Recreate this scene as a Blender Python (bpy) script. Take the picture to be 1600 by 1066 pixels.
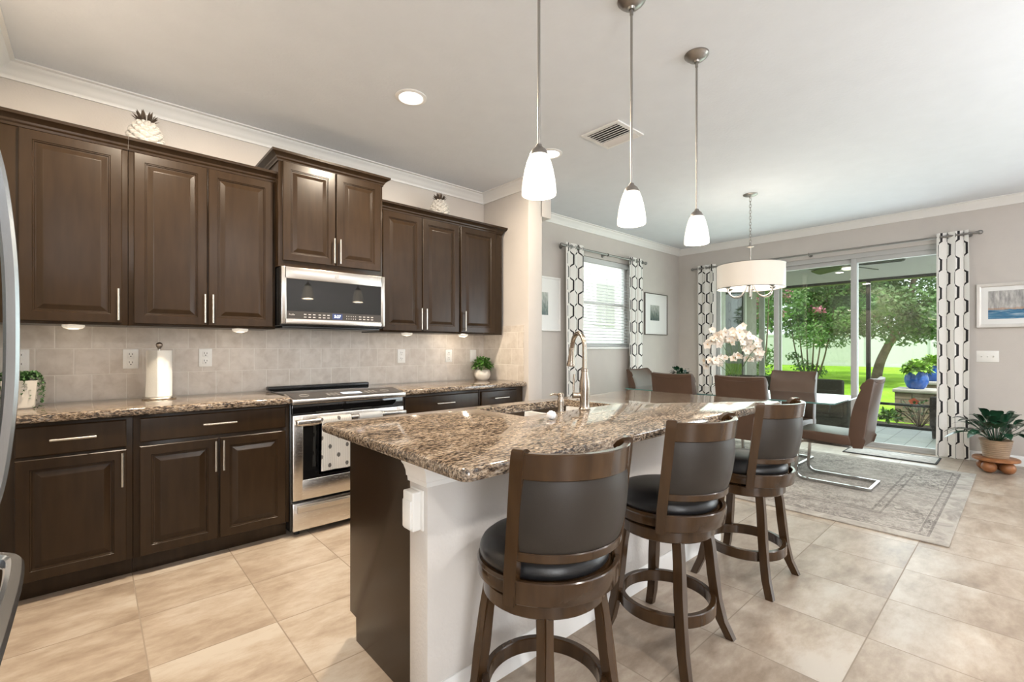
import bpy, bmesh, math, random
from mathutils import Vector, Matrix, Euler
random.seed(11)
PI = math.pi
sc = bpy.context.scene
COL = sc.collection
for o in list(bpy.data.objects):
    bpy.data.objects.remove(o)

# ------------------------------------------------------------------ camera
cam_data = bpy.data.cameras.new('camera')
cam_data.sensor_width = 36.0
cam_data.lens = 724.0 / 1600.0 * 36.0
cam_data.shift_y = 11.0 / 1600.0
cam_data.clip_start = 0.02
cam = bpy.data.objects.new('camera', cam_data)
COL.objects.link(cam)
cam.location = (0, 0, 1.235)
cam.rotation_euler = (PI / 2, 0, math.radians(47.91 - 90))
sc.camera = cam

# ------------------------------------------------------------------ world, sun, daylight, exposure
sc.view_settings.view_transform = 'Standard'
sc.view_settings.look = 'None'
sc.view_settings.gamma = 1.0
sc.view_settings.use_curve_mapping = False
sc.view_settings.exposure = 0.35
world = bpy.data.worlds.new('sky')
sc.world = world
world.use_nodes = True
bg = world.node_tree.nodes['Background']
bg.inputs['Color'].default_value = (0.86, 0.93, 1.0, 1)
bg.inputs['Strength'].default_value = 1.9
def lamp(kind, name, loc, energy, color, rot=(0, 0, 0), **kw):
    d = bpy.data.lights.new(name, kind)
    d.energy = energy
    d.color = color
    for k, v in kw.items():
        setattr(d, k, v)
    o = bpy.data.objects.new(name, d)
    COL.objects.link(o)
    o.location = loc
    o.rotation_euler = rot
    return o
lamp('SUN', 'sun', (0, 0, 20), 4.0, (1.0, 0.95, 0.86), (math.radians(38), 0, math.radians(-25)), angle=math.radians(3))
# daylight through the side window, an added front window, the slider and the dining window
DAY = (0.86, 0.93, 1.0)
lamp('AREA', 'daylight_side_window', (7.16, -2.5, 1.25), 88, DAY, (0, PI / 2, 0), shape='RECTANGLE', size=2.2, size_y=2.3)
lamp('AREA', 'daylight_slider', (7.42, 1.92, 1.25), 62, DAY, (0, PI / 2, 0), shape='RECTANGLE', size=2.3, size_y=2.7)
lamp('AREA', 'front_window_fill', (-1.45, -4.17, 1.45), 110, (0.95, 0.97, 1.0), (PI / 2, 0, 0), shape='RECTANGLE', size=1.6, size_y=1.9)  # light of the added front window, lifts left cabinets and ceiling
WARM = (1.0, 0.85, 0.66)
lamp('AREA', 'ceiling_fill', (3.4, -2.2, 1.7), 105, (0.93, 0.96, 1.0), (PI, 0, 0), shape='DISK', size=1.0)  # added upward fill without a fixture, brightens the ceiling

# ------------------------------------------------------------------ materials
def new_mat(name):
    m = bpy.data.materials.new(name)
    m.use_nodes = True
    nt = m.node_tree
    return m, nt, nt.nodes['Principled BSDF']
def N(nt, t, **kw):
    n = nt.nodes.new(t)
    for k, v in kw.items():
        if hasattr(n, k) and k not in ('inputs',):
            setattr(n, k, v)
    return n
def LK(nt, a, b):
    nt.links.new(a, b)
def mth(nt, op, a, b=None, c=None):
    n = nt.nodes.new('ShaderNodeMath')
    n.operation = op
    for i, v in enumerate((a, b, c)):
        if v is None:
            continue
        if isinstance(v, (int, float)):
            n.inputs[i].default_value = v
        else:
            nt.links.new(v, n.inputs[i])
    return n.outputs[0]
def ramp(nt, fac, stops, interp='LINEAR'):
    r = nt.nodes.new('ShaderNodeValToRGB')
    r.color_ramp.interpolation = interp
    el = r.color_ramp.elements
    while len(el) < len(stops):
        el.new(0.5)
    for e, (p, c) in zip(el, stops):
        e.position = p
        e.color = (c[0], c[1], c[2], 1)
    nt.links.new(fac, r.inputs[0])
    return r.outputs[0]
def noise(nt, vec, scale, detail=4, rough=0.55, dist=0.0):
    n = nt.nodes.new('ShaderNodeTexNoise')
    n.inputs['Scale'].default_value = scale
    n.inputs['Detail'].default_value = detail
    n.inputs['Roughness'].default_value = rough
    n.inputs['Distortion'].default_value = dist
    if vec is not None:
        nt.links.new(vec, n.inputs['Vector'])
    return n.outputs[0]
def coords(nt, kind='Object', scale=(1, 1, 1), loc=(0, 0, 0), rot=(0, 0, 0)):
    t = nt.nodes.new('ShaderNodeTexCoord')
    mp = nt.nodes.new('ShaderNodeMapping')
    mp.inputs['Scale'].default_value = scale
    mp.inputs['Location'].default_value = loc
    mp.inputs['Rotation'].default_value = rot
    nt.links.new(t.outputs[kind], mp.inputs[0])
    return mp.outputs[0]
def bump(nt, b, h, strength=0.2, dist=0.01):
    n = nt.nodes.new('ShaderNodeBump')
    n.inputs['Strength'].default_value = strength
    n.inputs['Distance'].default_value = dist
    nt.links.new(h, n.inputs['Height'])
    nt.links.new(n.outputs[0], b.inputs['Normal'])
def mixc(nt, fac, a, b, mode='MIX'):
    n = nt.nodes.new('ShaderNodeMix')
    n.data_type = 'RGBA'
    n.blend_type = mode
    for idx, v in ((0, fac), (6, a), (7, b)):
        if isinstance(v, (int, float)):
            n.inputs[idx].default_value = v
        elif isinstance(v, tuple):
            n.inputs[idx].default_value = (v[0], v[1], v[2], 1)
        else:
            nt.links.new(v, n.inputs[idx])
    return n.outputs[2]
def plain(name, color, rough=0.5, metal=0.0, var=0.08, vscale=6, bmp=0.0, bscale=200, coat=0.0, spec=0.5, sheen=0.0):
    m, nt, b = new_mat(name)
    v = coords(nt)
    n = noise(nt, v, vscale, 3)
    lo = tuple(c * (1 - var) for c in color)
    hi = tuple(min(1, c * (1 + var)) for c in color)
    LK(nt, ramp(nt, n, [(0.3, lo), (0.7, hi)]), b.inputs['Base Color'])
    b.inputs['Roughness'].default_value = rough
    b.inputs['Metallic'].default_value = metal
    b.inputs['Specular IOR Level'].default_value = spec
    if coat:
        b.inputs['Coat Weight'].default_value = coat
        b.inputs['Coat Roughness'].default_value = 0.15
    if sheen:
        b.inputs['Sheen Weight'].default_value = sheen
    if bmp:
        bump(nt, b, noise(nt, v, bscale, 3), bmp, 0.004)
    return m
def emissive(name, color, strength, base=(0.9, 0.88, 0.84)):
    m, nt, b = new_mat(name)
    b.inputs['Base Color'].default_value = (*base, 1)
    b.inputs['Emission Color'].default_value = (*color, 1)
    b.inputs['Emission Strength'].default_value = strength
    b.inputs['Roughness'].default_value = 0.4
    return m
def glass_mat(name, tint=(0.96, 0.98, 0.97), ior=1.5, rough=0.0, boost=1.0):
    m, nt, b = new_mat(name)
    nt.nodes.remove(b)
    out = nt.nodes['Material Output']
    tr = N(nt, 'ShaderNodeBsdfTransparent')
    tr.inputs[0].default_value = (*tint, 1)
    gl = N(nt, 'ShaderNodeBsdfGlossy')
    gl.inputs['Roughness'].default_value = rough
    ge = N(nt, 'ShaderNodeNewGeometry')
    dt = N(nt, 'ShaderNodeVectorMath', operation='DOT_PRODUCT')
    LK(nt, ge.outputs['Normal'], dt.inputs[0])
    LK(nt, ge.outputs['Incoming'], dt.inputs[1])
    c1 = mth(nt, 'POWER', mth(nt, 'SUBTRACT', 1.0, mth(nt, 'ABSOLUTE', dt.outputs['Value'])), 5.0)
    f0 = ((ior - 1) / (ior + 1)) ** 2
    fac = mth(nt, 'ADD', f0, mth(nt, 'MULTIPLY', c1, 1 - f0))
    mx = N(nt, 'ShaderNodeMixShader')
    LK(nt, mth(nt, 'MINIMUM', mth(nt, 'MULTIPLY', fac, boost), 1.0), mx.inputs[0])
    LK(nt, tr.outputs[0], mx.inputs[1])
    LK(nt, gl.outputs[0], mx.inputs[2])
    LK(nt, mx.outputs[0], out.inputs[0])
    return m
M = {}
M['wall'] = plain('greige_wall_paint', (0.575, 0.535, 0.50), 0.75, var=0.02, bmp=0.25, bscale=90, spec=0.3)
M['ceil'] = plain('knockdown_ceiling', (0.74, 0.768, 0.805), 0.85, var=0.015, bmp=0.35, bscale=45, spec=0.2)
M['trim'] = plain('white_trim_paint', (0.82, 0.81, 0.79), 0.4, var=0.01)
M['white'] = plain('white_plastic', (0.83, 0.82, 0.79), 0.35, var=0.01)
M['dark_slot'] = plain('dark_slot', (0.03, 0.03, 0.03), 0.6)
M['knee'] = plain('white_textured_wall', (0.62, 0.59, 0.56), 0.7, var=0.015, bmp=0.5, bscale=70, spec=0.3)

def cabinet_wood(name, c0, c1, rough=0.27):
    m, nt, b = new_mat(name)
    v = coords(nt, scale=(9, 9, 1.2))
    n = noise(nt, v, 3.0, 3, 0.5, 0.0)
    n2 = noise(nt, coords(nt), 2.2, 3, 0.5)
    f = mth(nt, 'ADD', mth(nt, 'MULTIPLY', n, 0.5), mth(nt, 'MULTIPLY', n2, 0.5))
    LK(nt, ramp(nt, f, [(0.35, c0), (0.65, c1)]), b.inputs['Base Color'])
    b.inputs['Roughness'].default_value = rough
    b.inputs['Specular IOR Level'].default_value = 0.27
    b.inputs['Coat Weight'].default_value = 0.03
    b.inputs['Coat Roughness'].default_value = 0.2
    return m
M['cab'] = cabinet_wood('espresso_cabinet_wood', (0.021, 0.0118, 0.0056), (0.032, 0.0182, 0.0088))
M['stoolwood'] = cabinet_wood('walnut_stool_wood', (0.030, 0.0150, 0.0062), (0.060, 0.0310, 0.0130), 0.20)
M['stoolwood'].node_tree.nodes['Principled BSDF'].inputs['Coat Weight'].default_value = 0.35
M['stoolwood'].node_tree.nodes['Principled BSDF'].inputs['Coat Roughness'].default_value = 0.12
M['planterwood'] = plain('orange_brown_wood', (0.30, 0.12, 0.045), 0.4, var=0.25, vscale=14)

def floor_mat():
    m, nt, b = new_mat('beige_travertine_tile')
    v = coords(nt)
    sp = N(nt, 'ShaderNodeSeparateXYZ')
    LK(nt, v, sp.inputs[0])
    fx = mth(nt, 'DIVIDE', mth(nt, 'SUBTRACT', sp.outputs[0], 0.1575 - 0.458 * 30), 0.458)
    fy = mth(nt, 'DIVIDE', mth(nt, 'SUBTRACT', sp.outputs[1], 0.452 - 0.452 * 30), 0.452)
    ix, iy = mth(nt, 'FLOOR', fx), mth(nt, 'FLOOR', fy)
    gx = mth(nt, 'ABSOLUTE', mth(nt, 'SUBTRACT', mth(nt, 'FRACT', fx), 0.5))
    gy = mth(nt, 'ABSOLUTE', mth(nt, 'SUBTRACT', mth(nt, 'FRACT', fy), 0.5))
    g = mth(nt, 'MAXIMUM', gx, gy)
    grout = mth(nt, 'GREATER_THAN', g, 0.4945)
    wn = N(nt, 'ShaderNodeTexWhiteNoise', noise_dimensions='2D')
    cb = N(nt, 'ShaderNodeCombineXYZ')
    LK(nt, ix, cb.inputs[0]); LK(nt, iy, cb.inputs[1])
    LK(nt, cb.outputs[0], wn.inputs['Vector'])
    off = N(nt, 'ShaderNodeVectorMath', operation='MULTIPLY_ADD')
    LK(nt, wn.outputs['Color'], off.inputs[0])
    off.inputs[1].default_value = (40, 40, 40)
    LK(nt, v, off.inputs[2])
    st = N(nt, 'ShaderNodeMapping')
    st.inputs['Scale'].default_value = (1.2, 2.6, 1)
    LK(nt, off.outputs[0], st.inputs[0])
    n1 = noise(nt, st.outputs[0], 1.3, 4, 0.55, 0.25)
    n2 = noise(nt, st.outputs[0], 7, 6, 0.7, 0.1)
    f = mth(nt, 'ADD', mth(nt, 'MULTIPLY', n1, 0.62), mth(nt, 'MULTIPLY', n2, 0.38))
    f = mth(nt, 'ADD', f, mth(nt, 'MULTIPLY', mth(nt, 'SUBTRACT', wn.outputs['Value'], 0.5), 0.06))
    c = ramp(nt, f, [(0.37, (0.245, 0.185, 0.137)), (0.465, (0.345, 0.272, 0.208)), (0.535, (0.42, 0.345, 0.272)), (0.63, (0.50, 0.44, 0.372))])
    LK(nt, mixc(nt, grout, c, (0.27, 0.215, 0.165)), b.inputs['Base Color'])
    LK(nt, mth(nt, 'ADD', mth(nt, 'MULTIPLY', grout, 0.4), mth(nt, 'ADD', 0.27, mth(nt, 'MULTIPLY', n2, 0.18))), b.inputs['Roughness'])
    bump(nt, b, mth(nt, 'ADD', mth(nt, 'MULTIPLY', grout, -1.0), mth(nt, 'MULTIPLY', n2, 0.12)), 0.25, 0.003)
    return m
M['floor'] = floor_mat()

def tile_mat(name, axis, off):
    m, nt, b = new_mat(name)
    v = coords(nt)
    sp = N(nt, 'ShaderNodeSeparateXYZ')
    LK(nt, v, sp.inputs[0])
    u, w = sp.outputs[axis], sp.outputs[2]
    row = mth(nt, 'DIVIDE', mth(nt, 'SUBTRACT', w, 0.914 - 1.595), 0.1595)
    ir = mth(nt, 'FLOOR', row)
    par = mth(nt, 'MULTIPLY', mth(nt, 'MODULO', ir, 2.0), 0.5)
    fu = mth(nt, 'ADD', mth(nt, 'DIVIDE', mth(nt, 'SUBTRACT', u, off - 16.25), 0.1625), par)
    iu = mth(nt, 'FLOOR', fu)
    gx = mth(nt, 'ABSOLUTE', mth(nt, 'SUBTRACT', mth(nt, 'FRACT', fu), 0.5))
    gy = mth(nt, 'ABSOLUTE', mth(nt, 'SUBTRACT', mth(nt, 'FRACT', row), 0.5))
    g = mth(nt, 'MAXIMUM', gx, gy)
    grout = mth(nt, 'GREATER_THAN', g, 0.484)
    wn = N(nt, 'ShaderNodeTexWhiteNoise', noise_dimensions='2D')
    cb = N(nt, 'ShaderNodeCombineXYZ')
    LK(nt, iu, cb.inputs[0]); LK(nt, ir, cb.inputs[1])
    LK(nt, cb.outputs[0], wn.inputs['Vector'])
    n1 = noise(nt, v, 14, 5, 0.6, 0.4)
    f = mth(nt, 'ADD', n1, mth(nt, 'MULTIPLY', mth(nt, 'SUBTRACT', wn.outputs['Value'], 0.5), 0.14))
    c = ramp(nt, f, [(0.32, (0.53, 0.465, 0.405)), (0.5, (0.60, 0.54, 0.48)), (0.68, (0.66, 0.60, 0.54))])
    LK(nt, mixc(nt, grout, c, (0.69, 0.64, 0.58)), b.inputs['Base Color'])
    b.inputs['Roughness'].default_value = 0.38
    h = mth(nt, 'SUBTRACT', 1.0, mth(nt, 'POWER', mth(nt, 'MULTIPLY', g, 2.0), 30.0))
    bump(nt, b, mth(nt, 'ADD', h, mth(nt, 'MULTIPLY', n1, 0.15)), 0.35, 0.004)
    return m
M['tile_x'] = tile_mat('greige_backsplash_tile', 0, -0.0057)
M['tile_y'] = tile_mat('tan_backsplash_tile', 1, 0.06)

def granite_mat():
    m, nt, b = new_mat('brown_speckled_granite')
    v = coords(nt, scale=(0.62, 1.75, 1.4), rot=(0, 0, 0.30))
    n0 = noise(nt, v, 78, 6, 0.62, 0.6)
    n1 = noise(nt, v, 110, 5, 0.6, 0.5)
    n2 = noise(nt, v, 9, 3, 0.5, 0.6)
    base = ramp(nt, mth(nt, 'ADD', mth(nt, 'MULTIPLY', n0, 0.8), mth(nt, 'MULTIPLY', n2, 0.2)),
                [(0.40, (0.022, 0.016, 0.013)), (0.455, (0.085, 0.059, 0.042)), (0.50, (0.195, 0.143, 0.100)), (0.56, (0.335, 0.262, 0.190)), (0.68, (0.47, 0.40, 0.32))])
    dk = ramp(nt, n1, [(0.39, (1, 1, 1)), (0.46, (0, 0, 0))])
    gr = ramp(nt, noise(nt, v, 70, 4, 0.5, 0.3), [(0.58, (0, 0, 0)), (0.66, (1, 1, 1))])
    c = mixc(nt, mth(nt, 'MULTIPLY', dk, 0.9), base, (0.024, 0.020, 0.018))
    c = mixc(nt, mth(nt, 'MULTIPLY', gr, 0.45), c, (0.42, 0.385, 0.35))
    LK(nt, c, b.inputs['Base Color'])
    b.inputs['Roughness'].default_value = 0.07
    b.inputs['Specular IOR Level'].default_value = 0.65
    return m
M['granite'] = granite_mat()

def brushed(name, color, rough, axis_scale):
    m, nt, b = new_mat(name)
    v = coords(nt, scale=axis_scale)
    n = noise(nt, v, 40, 3, 0.6)
    LK(nt, ramp(nt, n, [(0.3, tuple(c * 0.93 for c in color)), (0.7, color)]), b.inputs['Base Color'])
    b.inputs['Metallic'].default_value = 1.0
    LK(nt, mth(nt, 'ADD', rough, mth(nt, 'MULTIPLY', n, 0.08)), b.inputs['Roughness'])
    return m
M['steel'] = brushed('brushed_stainless_steel', (0.66, 0.62, 0.57), 0.22, (0.5, 30, 30))
M['sinksteel'] = plain('satin_sink_steel', (0.74, 0.73, 0.71), 0.30, metal=0.25, var=0.05)
M['fridgesteel'] = brushed('cool_stainless_steel', (0.50, 0.52, 0.54), 0.20, (30, 30, 0.5))
M['nickel'] = brushed('brushed_nickel', (0.58, 0.55, 0.50), 0.22, (8, 8, 1))
M['bronze_nickel'] = brushed('warm_brushed_nickel', (0.40, 0.345, 0.29), 0.22, (8, 8, 1))
M['chrome'] = brushed('chrome', (0.46, 0.46, 0.46), 0.10, (1, 1, 1))
M['stem'] = brushed('dark_brushed_nickel', (0.34, 0.32, 0.30), 0.30, (8, 8, 1))
M['pewter'] = brushed('pewter', (0.36, 0.30, 0.25), 0.32, (4, 4, 4))
M['alu'] = plain('aluminium_frame', (0.46, 0.46, 0.45), 0.45, var=0.02)
M['blackglass'] = plain('black_glass', (0.006, 0.006, 0.006), 0.03, var=0.1, spec=0.6)
M['black'] = plain('black_enamel', (0.012, 0.012, 0.012), 0.25)
M['panelblack'] = plain('charcoal_control_panel', (0.035, 0.03, 0.027), 0.3)
M['screen'] = emissive('lit_display', (0.55, 0.75, 1.0), 0.75, (0.3, 0.35, 0.4))
M['digits'] = emissive('lit_digits', (0.8, 0.9, 1.0), 2.2)
M['displayblue'] = emissive('dim_blue_display', (0.03, 0.07, 0.22), 0.6, (0.01, 0.01, 0.03))
M['print'] = plain('pale_print', (0.55, 0.53, 0.5), 0.5)
M['shade'] = emissive('frosted_glass_shade', (1.0, 0.95, 0.86), 0.46)
M['drum'] = emissive('lit_linen_drum', (1.0, 0.87, 0.72), 0.20, (0.60, 0.55, 0.49))
M['drumin'] = emissive('lit_drum_diffuser', (1.0, 0.93, 0.80), 1.5)
M['puck'] = emissive('puck_lens', (1.0, 0.88, 0.70), 0.25)
M['can'] = emissive('lit_lamp_lens', (1.0, 0.95, 0.86), 7.0)
M['glass'] = glass_mat('window_glass', (0.95, 0.98, 0.96), 1.5, 0.0, 1.0)
M['tinted'] = glass_mat('tinted_door_glass', (0.82, 0.86, 0.80), 1.5, 0.0, 1.2)
M['tableglass'] = glass_mat('table_glass', (0.74, 0.86, 0.85), 1.5, 0.0, 1.6)
M['glassedge'] = plain('green_glass_edge', (0.10, 0.20, 0.19), 0.1)
M['blackleather'] = plain('black_leather', (0.012, 0.012, 0.013), 0.34, var=0.1, bmp=0.12, bscale=260)
M['greyleather'] = plain('charcoal_back_vinyl', (0.026, 0.021, 0.017), 0.46, spec=0.35, var=0.06, bmp=0.1, bscale=300)
M['brownleather'] = plain('brown_leather', (0.074, 0.043, 0.029), 0.38, spec=0.38, var=0.1, bmp=0.12, bscale=220)
M['foliage'] = plain('leaf_green', (0.075, 0.20, 0.030), 0.5, var=0.5, vscale=20)
M['succulent'] = plain('string_plant_green', (0.045, 0.115, 0.030), 0.45, var=0.4, vscale=40)
M['darkleaf'] = plain('dark_glossy_leaf', (0.014, 0.055, 0.028), 0.22, var=0.4, vscale=10)
M['petal'] = plain('cream_petal', (0.88, 0.80, 0.72), 0.55, var=0.06)
M['petalheart'] = plain('orchid_heart', (0.75, 0.45, 0.18), 0.5)
M['ceramic'] = plain('cream_ceramic', (0.62, 0.585, 0.53), 0.35, var=0.03)
M['paper'] = plain('paper_towel', (0.86, 0.84, 0.79), 0.9, var=0.02, bmp=0.25, bscale=150)
M['clay'] = plain('tan_ribbed_pot', (0.36, 0.25, 0.16), 0.55, var=0.2, vscale=9)
M['blueglaze'] = plain('cobalt_glaze', (0.02, 0.10, 0.42), 0.12, var=0.25, vscale=5)
M['towelgrey'] = plain('pale_grey_cloth', (0.60, 0.62, 0.64), 0.9, var=0.05, bmp=0.4, bscale=180)
M['crystal'] = plain('white_scrubber', (0.80, 0.82, 0.86), 0.4, var=0.15, vscale=60)
def blind_mat():
    m, nt, b = new_mat('white_blind_slat')
    b.inputs['Base Color'].default_value = (0.86, 0.87, 0.87, 1)
    b.inputs['Roughness'].default_value = 0.5
    tl = N(nt, 'ShaderNodeBsdfTranslucent')
    tl.inputs[0].default_value = (0.86, 0.87, 0.87, 1)
    mx = N(nt, 'ShaderNodeMixShader')
    mx.inputs[0].default_value = 0.5
    LK(nt, b.outputs[0], mx.inputs[1])
    LK(nt, tl.outputs[0], mx.inputs[2])
    LK(nt, mx.outputs[0], nt.nodes['Material Output'].inputs[0])
    return m
M['blind'] = blind_mat()
M['picmat'] = plain('white_mat_board', (0.80, 0.80, 0.79), 0.6, var=0.01)
M['picframe'] = plain('silver_white_frame', (0.62, 0.60, 0.57), 0.3, metal=0.35, var=0.05)
M['darkframe'] = plain('dark_thin_frame', (0.10, 0.085, 0.07), 0.4)
M['whiteframe'] = plain('white_frame', (0.80, 0.79, 0.77), 0.35, var=0.01)
M['bronze'] = plain('antique_bronze', (0.20, 0.155, 0.12), 0.35, metal=0.4, var=0.35, vscale=30)
M['rod'] = brushed('gunmetal_rod', (0.30, 0.29, 0.28), 0.3, (4, 4, 4))
M['bark'] = plain('grey_bark', (0.16, 0.115, 0.085), 0.9, var=0.35, vscale=5, bmp=0.6, bscale=14)
M['oakleaf'] = plain('oak_leaf', (0.085, 0.16, 0.045), 0.55, var=0.55, vscale=1.3)
M['limeleaf'] = plain('bright_leaf', (0.16, 0.32, 0.05), 0.55, var=0.45, vscale=1.3)
M['myrtleleaf'] = plain('myrtle_leaf', (0.11, 0.21, 0.06), 0.55, var=0.45, vscale=1.5)
M['potleaf'] = plain('lime_pot_leaf', (0.27, 0.47, 0.06), 0.5, var=0.4, vscale=20)
M['pinewhite'] = plain('white_glazed_pineapple', (0.50, 0.48, 0.45), 0.4, var=0.03)
M['pink'] = plain('pink_blossom', (0.62, 0.22, 0.34), 0.6, var=0.3)
M['coral'] = plain('coral_blossom', (0.80, 0.16, 0.08), 0.5, var=0.2)
M['fence'] = plain('white_vinyl_fence', (0.60, 0.61, 0.61), 0.45, var=0.015)
M['wicker'] = plain('dark_wicker', (0.035, 0.026, 0.020), 0.6, var=0.5, vscale=60, bmp=0.8, bscale=90)
M['cushion'] = plain('slate_blue_cushion', (0.09, 0.14, 0.19), 0.8, var=0.1)
M['bronzealu'] = plain('bronze_aluminium', (0.030, 0.026, 0.022), 0.4)
M['stucco'] = plain('grey_beige_stucco', (0.52, 0.49, 0.45), 0.85, var=0.04, bmp=0.4, bscale=60)
M['stuccopale'] = plain('pale_stucco', (0.78, 0.78, 0.77), 0.85, var=0.02, bmp=0.3, bscale=50)
M['roof'] = plain('grey_shingle', (0.22, 0.21, 0.20), 0.9, var=0.3, vscale=12)
M['mulch'] = plain('mulch', (0.10, 0.07, 0.05), 0.95, var=0.5, vscale=25, bmp=1.0, bscale=30)
M['fanwood'] = plain('weathered_fan_blade', (0.035, 0.034, 0.026), 0.5)

def grass_mat():
    m, nt, b = new_mat('lawn_grass')
    v = coords(nt)
    f = mth(nt, 'ADD', mth(nt, 'MULTIPLY', noise(nt, v, 0.9, 4), 0.5), mth(nt, 'MULTIPLY', noise(nt, v, 30, 4), 0.5))
    LK(nt, ramp(nt, f, [(0.35, (0.15, 0.31, 0.022)), (0.5, (0.25, 0.45, 0.036)), (0.66, (0.36, 0.57, 0.065))]), b.inputs['Base Color'])
    b.inputs['Roughness'].default_value = 0.9
    b.inputs['Specular IOR Level'].default_value = 0.1
    bump(nt, b, noise(nt, v, 40, 3), 0.6, 0.02)
    return m
M['grass'] = grass_mat()
def patio_mat():
    m, nt, b = new_mat('pale_patio_pavers')
    v = coords(nt)
    br = N(nt, 'ShaderNodeTexBrick')
    br.inputs['Scale'].default_value = 1.0
    br.inputs['Brick Width'].default_value = 0.42
    br.inputs['Row Height'].default_value = 0.21
    br.inputs['Mortar Size'].default_value = 0.006
    br.inputs['Color1'].default_value = (0.82, 0.84, 0.84, 1)
    br.inputs['Color2'].default_value = (0.66, 0.69, 0.70, 1)
    br.inputs['Mortar'].default_value = (0.33, 0.34, 0.33, 1)
    LK(nt, v, br.inputs['Vector'])
    n = noise(nt, v, 7, 5, 0.6)
    LK(nt, mixc(nt, 0.35, br.outputs[0], ramp(nt, n, [(0.3, (0.62, 0.65, 0.66)), (0.7, (0.86, 0.87, 0.86))])), b.inputs['Base Color'])
    b.inputs['Roughness'].default_value = 0.45
    return m
M['patio'] = patio_mat()
def stone_mat():
    m, nt, b = new_mat('stacked_stone_block')
    t = N(nt, 'ShaderNodeTexCoord')
    sp = N(nt, 'ShaderNodeSeparateXYZ')
    LK(nt, t.outputs['Object'], sp.inputs[0])
    cb = N(nt, 'ShaderNodeCombineXYZ')
    LK(nt, mth(nt, 'ADD', sp.outputs[0], sp.outputs[1]), cb.inputs[0])
    LK(nt, sp.outputs[2], cb.inputs[1])
    v = cb.outputs[0]
    br = N(nt, 'ShaderNodeTexBrick')
    br.inputs['Scale'].default_value = 1.0
    br.inputs['Brick Width'].default_value = 0.30
    br.inputs['Row Height'].default_value = 0.11
    br.inputs['Mortar Size'].default_value = 0.009
    br.inputs['Color1'].default_value = (0.36, 0.26, 0.19, 1)
    br.inputs['Color2'].default_value = (0.25, 0.20, 0.165, 1)
    br.inputs['Mortar'].default_value = (0.07, 0.055, 0.045, 1)
    LK(nt, v, br.inputs['Vector'])
    LK(nt, mixc(nt, 0.3, br.outputs[0], ramp(nt, noise(nt, v, 12, 4), [(0.3, (0.2, 0.15, 0.12)), (0.7, (0.45, 0.36, 0.29))])), b.inputs['Base Color'])
    b.inputs['Roughness'].default_value = 0.9
    bump(nt, b, br.outputs[1], -0.5, 0.01)
    return m
M['stone'] = stone_mat()
M['capstone'] = plain('pale_cap_stone', (0.50, 0.46, 0.42), 0.8, var=0.08)

def curtain_mat():
    m, nt, b = new_mat('white_trellis_fabric')
    t = N(nt, 'ShaderNodeTexCoord')
    sp = N(nt, 'ShaderNodeSeparateXYZ')
    LK(nt, t.outputs['UV'], sp.inputs[0])
    P, Q, A, W = 0.092, 0.32, 0.26, 0.0125
    up = mth(nt, 'DIVIDE', sp.outputs[0], P)
    iu = mth(nt, 'FLOOR', up)
    fr = mth(nt, 'FRACT', up)
    sgn = mth(nt, 'SUBTRACT', mth(nt, 'MULTIPLY', mth(nt, 'MODULO', iu, 2.0), 2.0), 1.0)
    ph = mth(nt, 'MULTIPLY', sp.outputs[1], 2 * PI / Q)
    K = 2.3
    ks = mth(nt, 'MULTIPLY', mth(nt, 'SINE', ph), K)
    s = mth(nt, 'MAXIMUM', mth(nt, 'MINIMUM', ks, 1.0), -1.0)
    inside = mth(nt, 'LESS_THAN', mth(nt, 'ABSOLUTE', ks), 1.0)
    sl = mth(nt, 'MULTIPLY', mth(nt, 'MULTIPLY', mth(nt, 'COSINE', ph), K * A * P * 2 * PI / Q), inside)
    norm = mth(nt, 'INVERSE_SQRT', mth(nt, 'ADD', 1.0, mth(nt, 'MULTIPLY', sl, sl)))
    d = mth(nt, 'SUBTRACT', mth(nt, 'SUBTRACT', fr, 0.5), mth(nt, 'MULTIPLY', mth(nt, 'MULTIPLY', s, sgn), A))
    dd = mth(nt, 'MULTIPLY', mth(nt, 'MULTIPLY', mth(nt, 'ABSOLUTE', d), P), norm)
    line = mth(nt, 'LESS_THAN', dd, W * 0.62)
    weave = noise(nt, coords(nt, scale=(1, 1, 1)), 300, 2)
    cl = ramp(nt, weave, [(0.3, (0.76, 0.745, 0.715)), (0.7, (0.84, 0.825, 0.795))])
    LK(nt, mixc(nt, line, cl, (0.035, 0.033, 0.035)), b.inputs['Base Color'])
    b.inputs['Roughness'].default_value = 0.9
    b.inputs['Specular IOR Level'].default_value = 0.1
    return m
M['curtain'] = curtain_mat()

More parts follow.
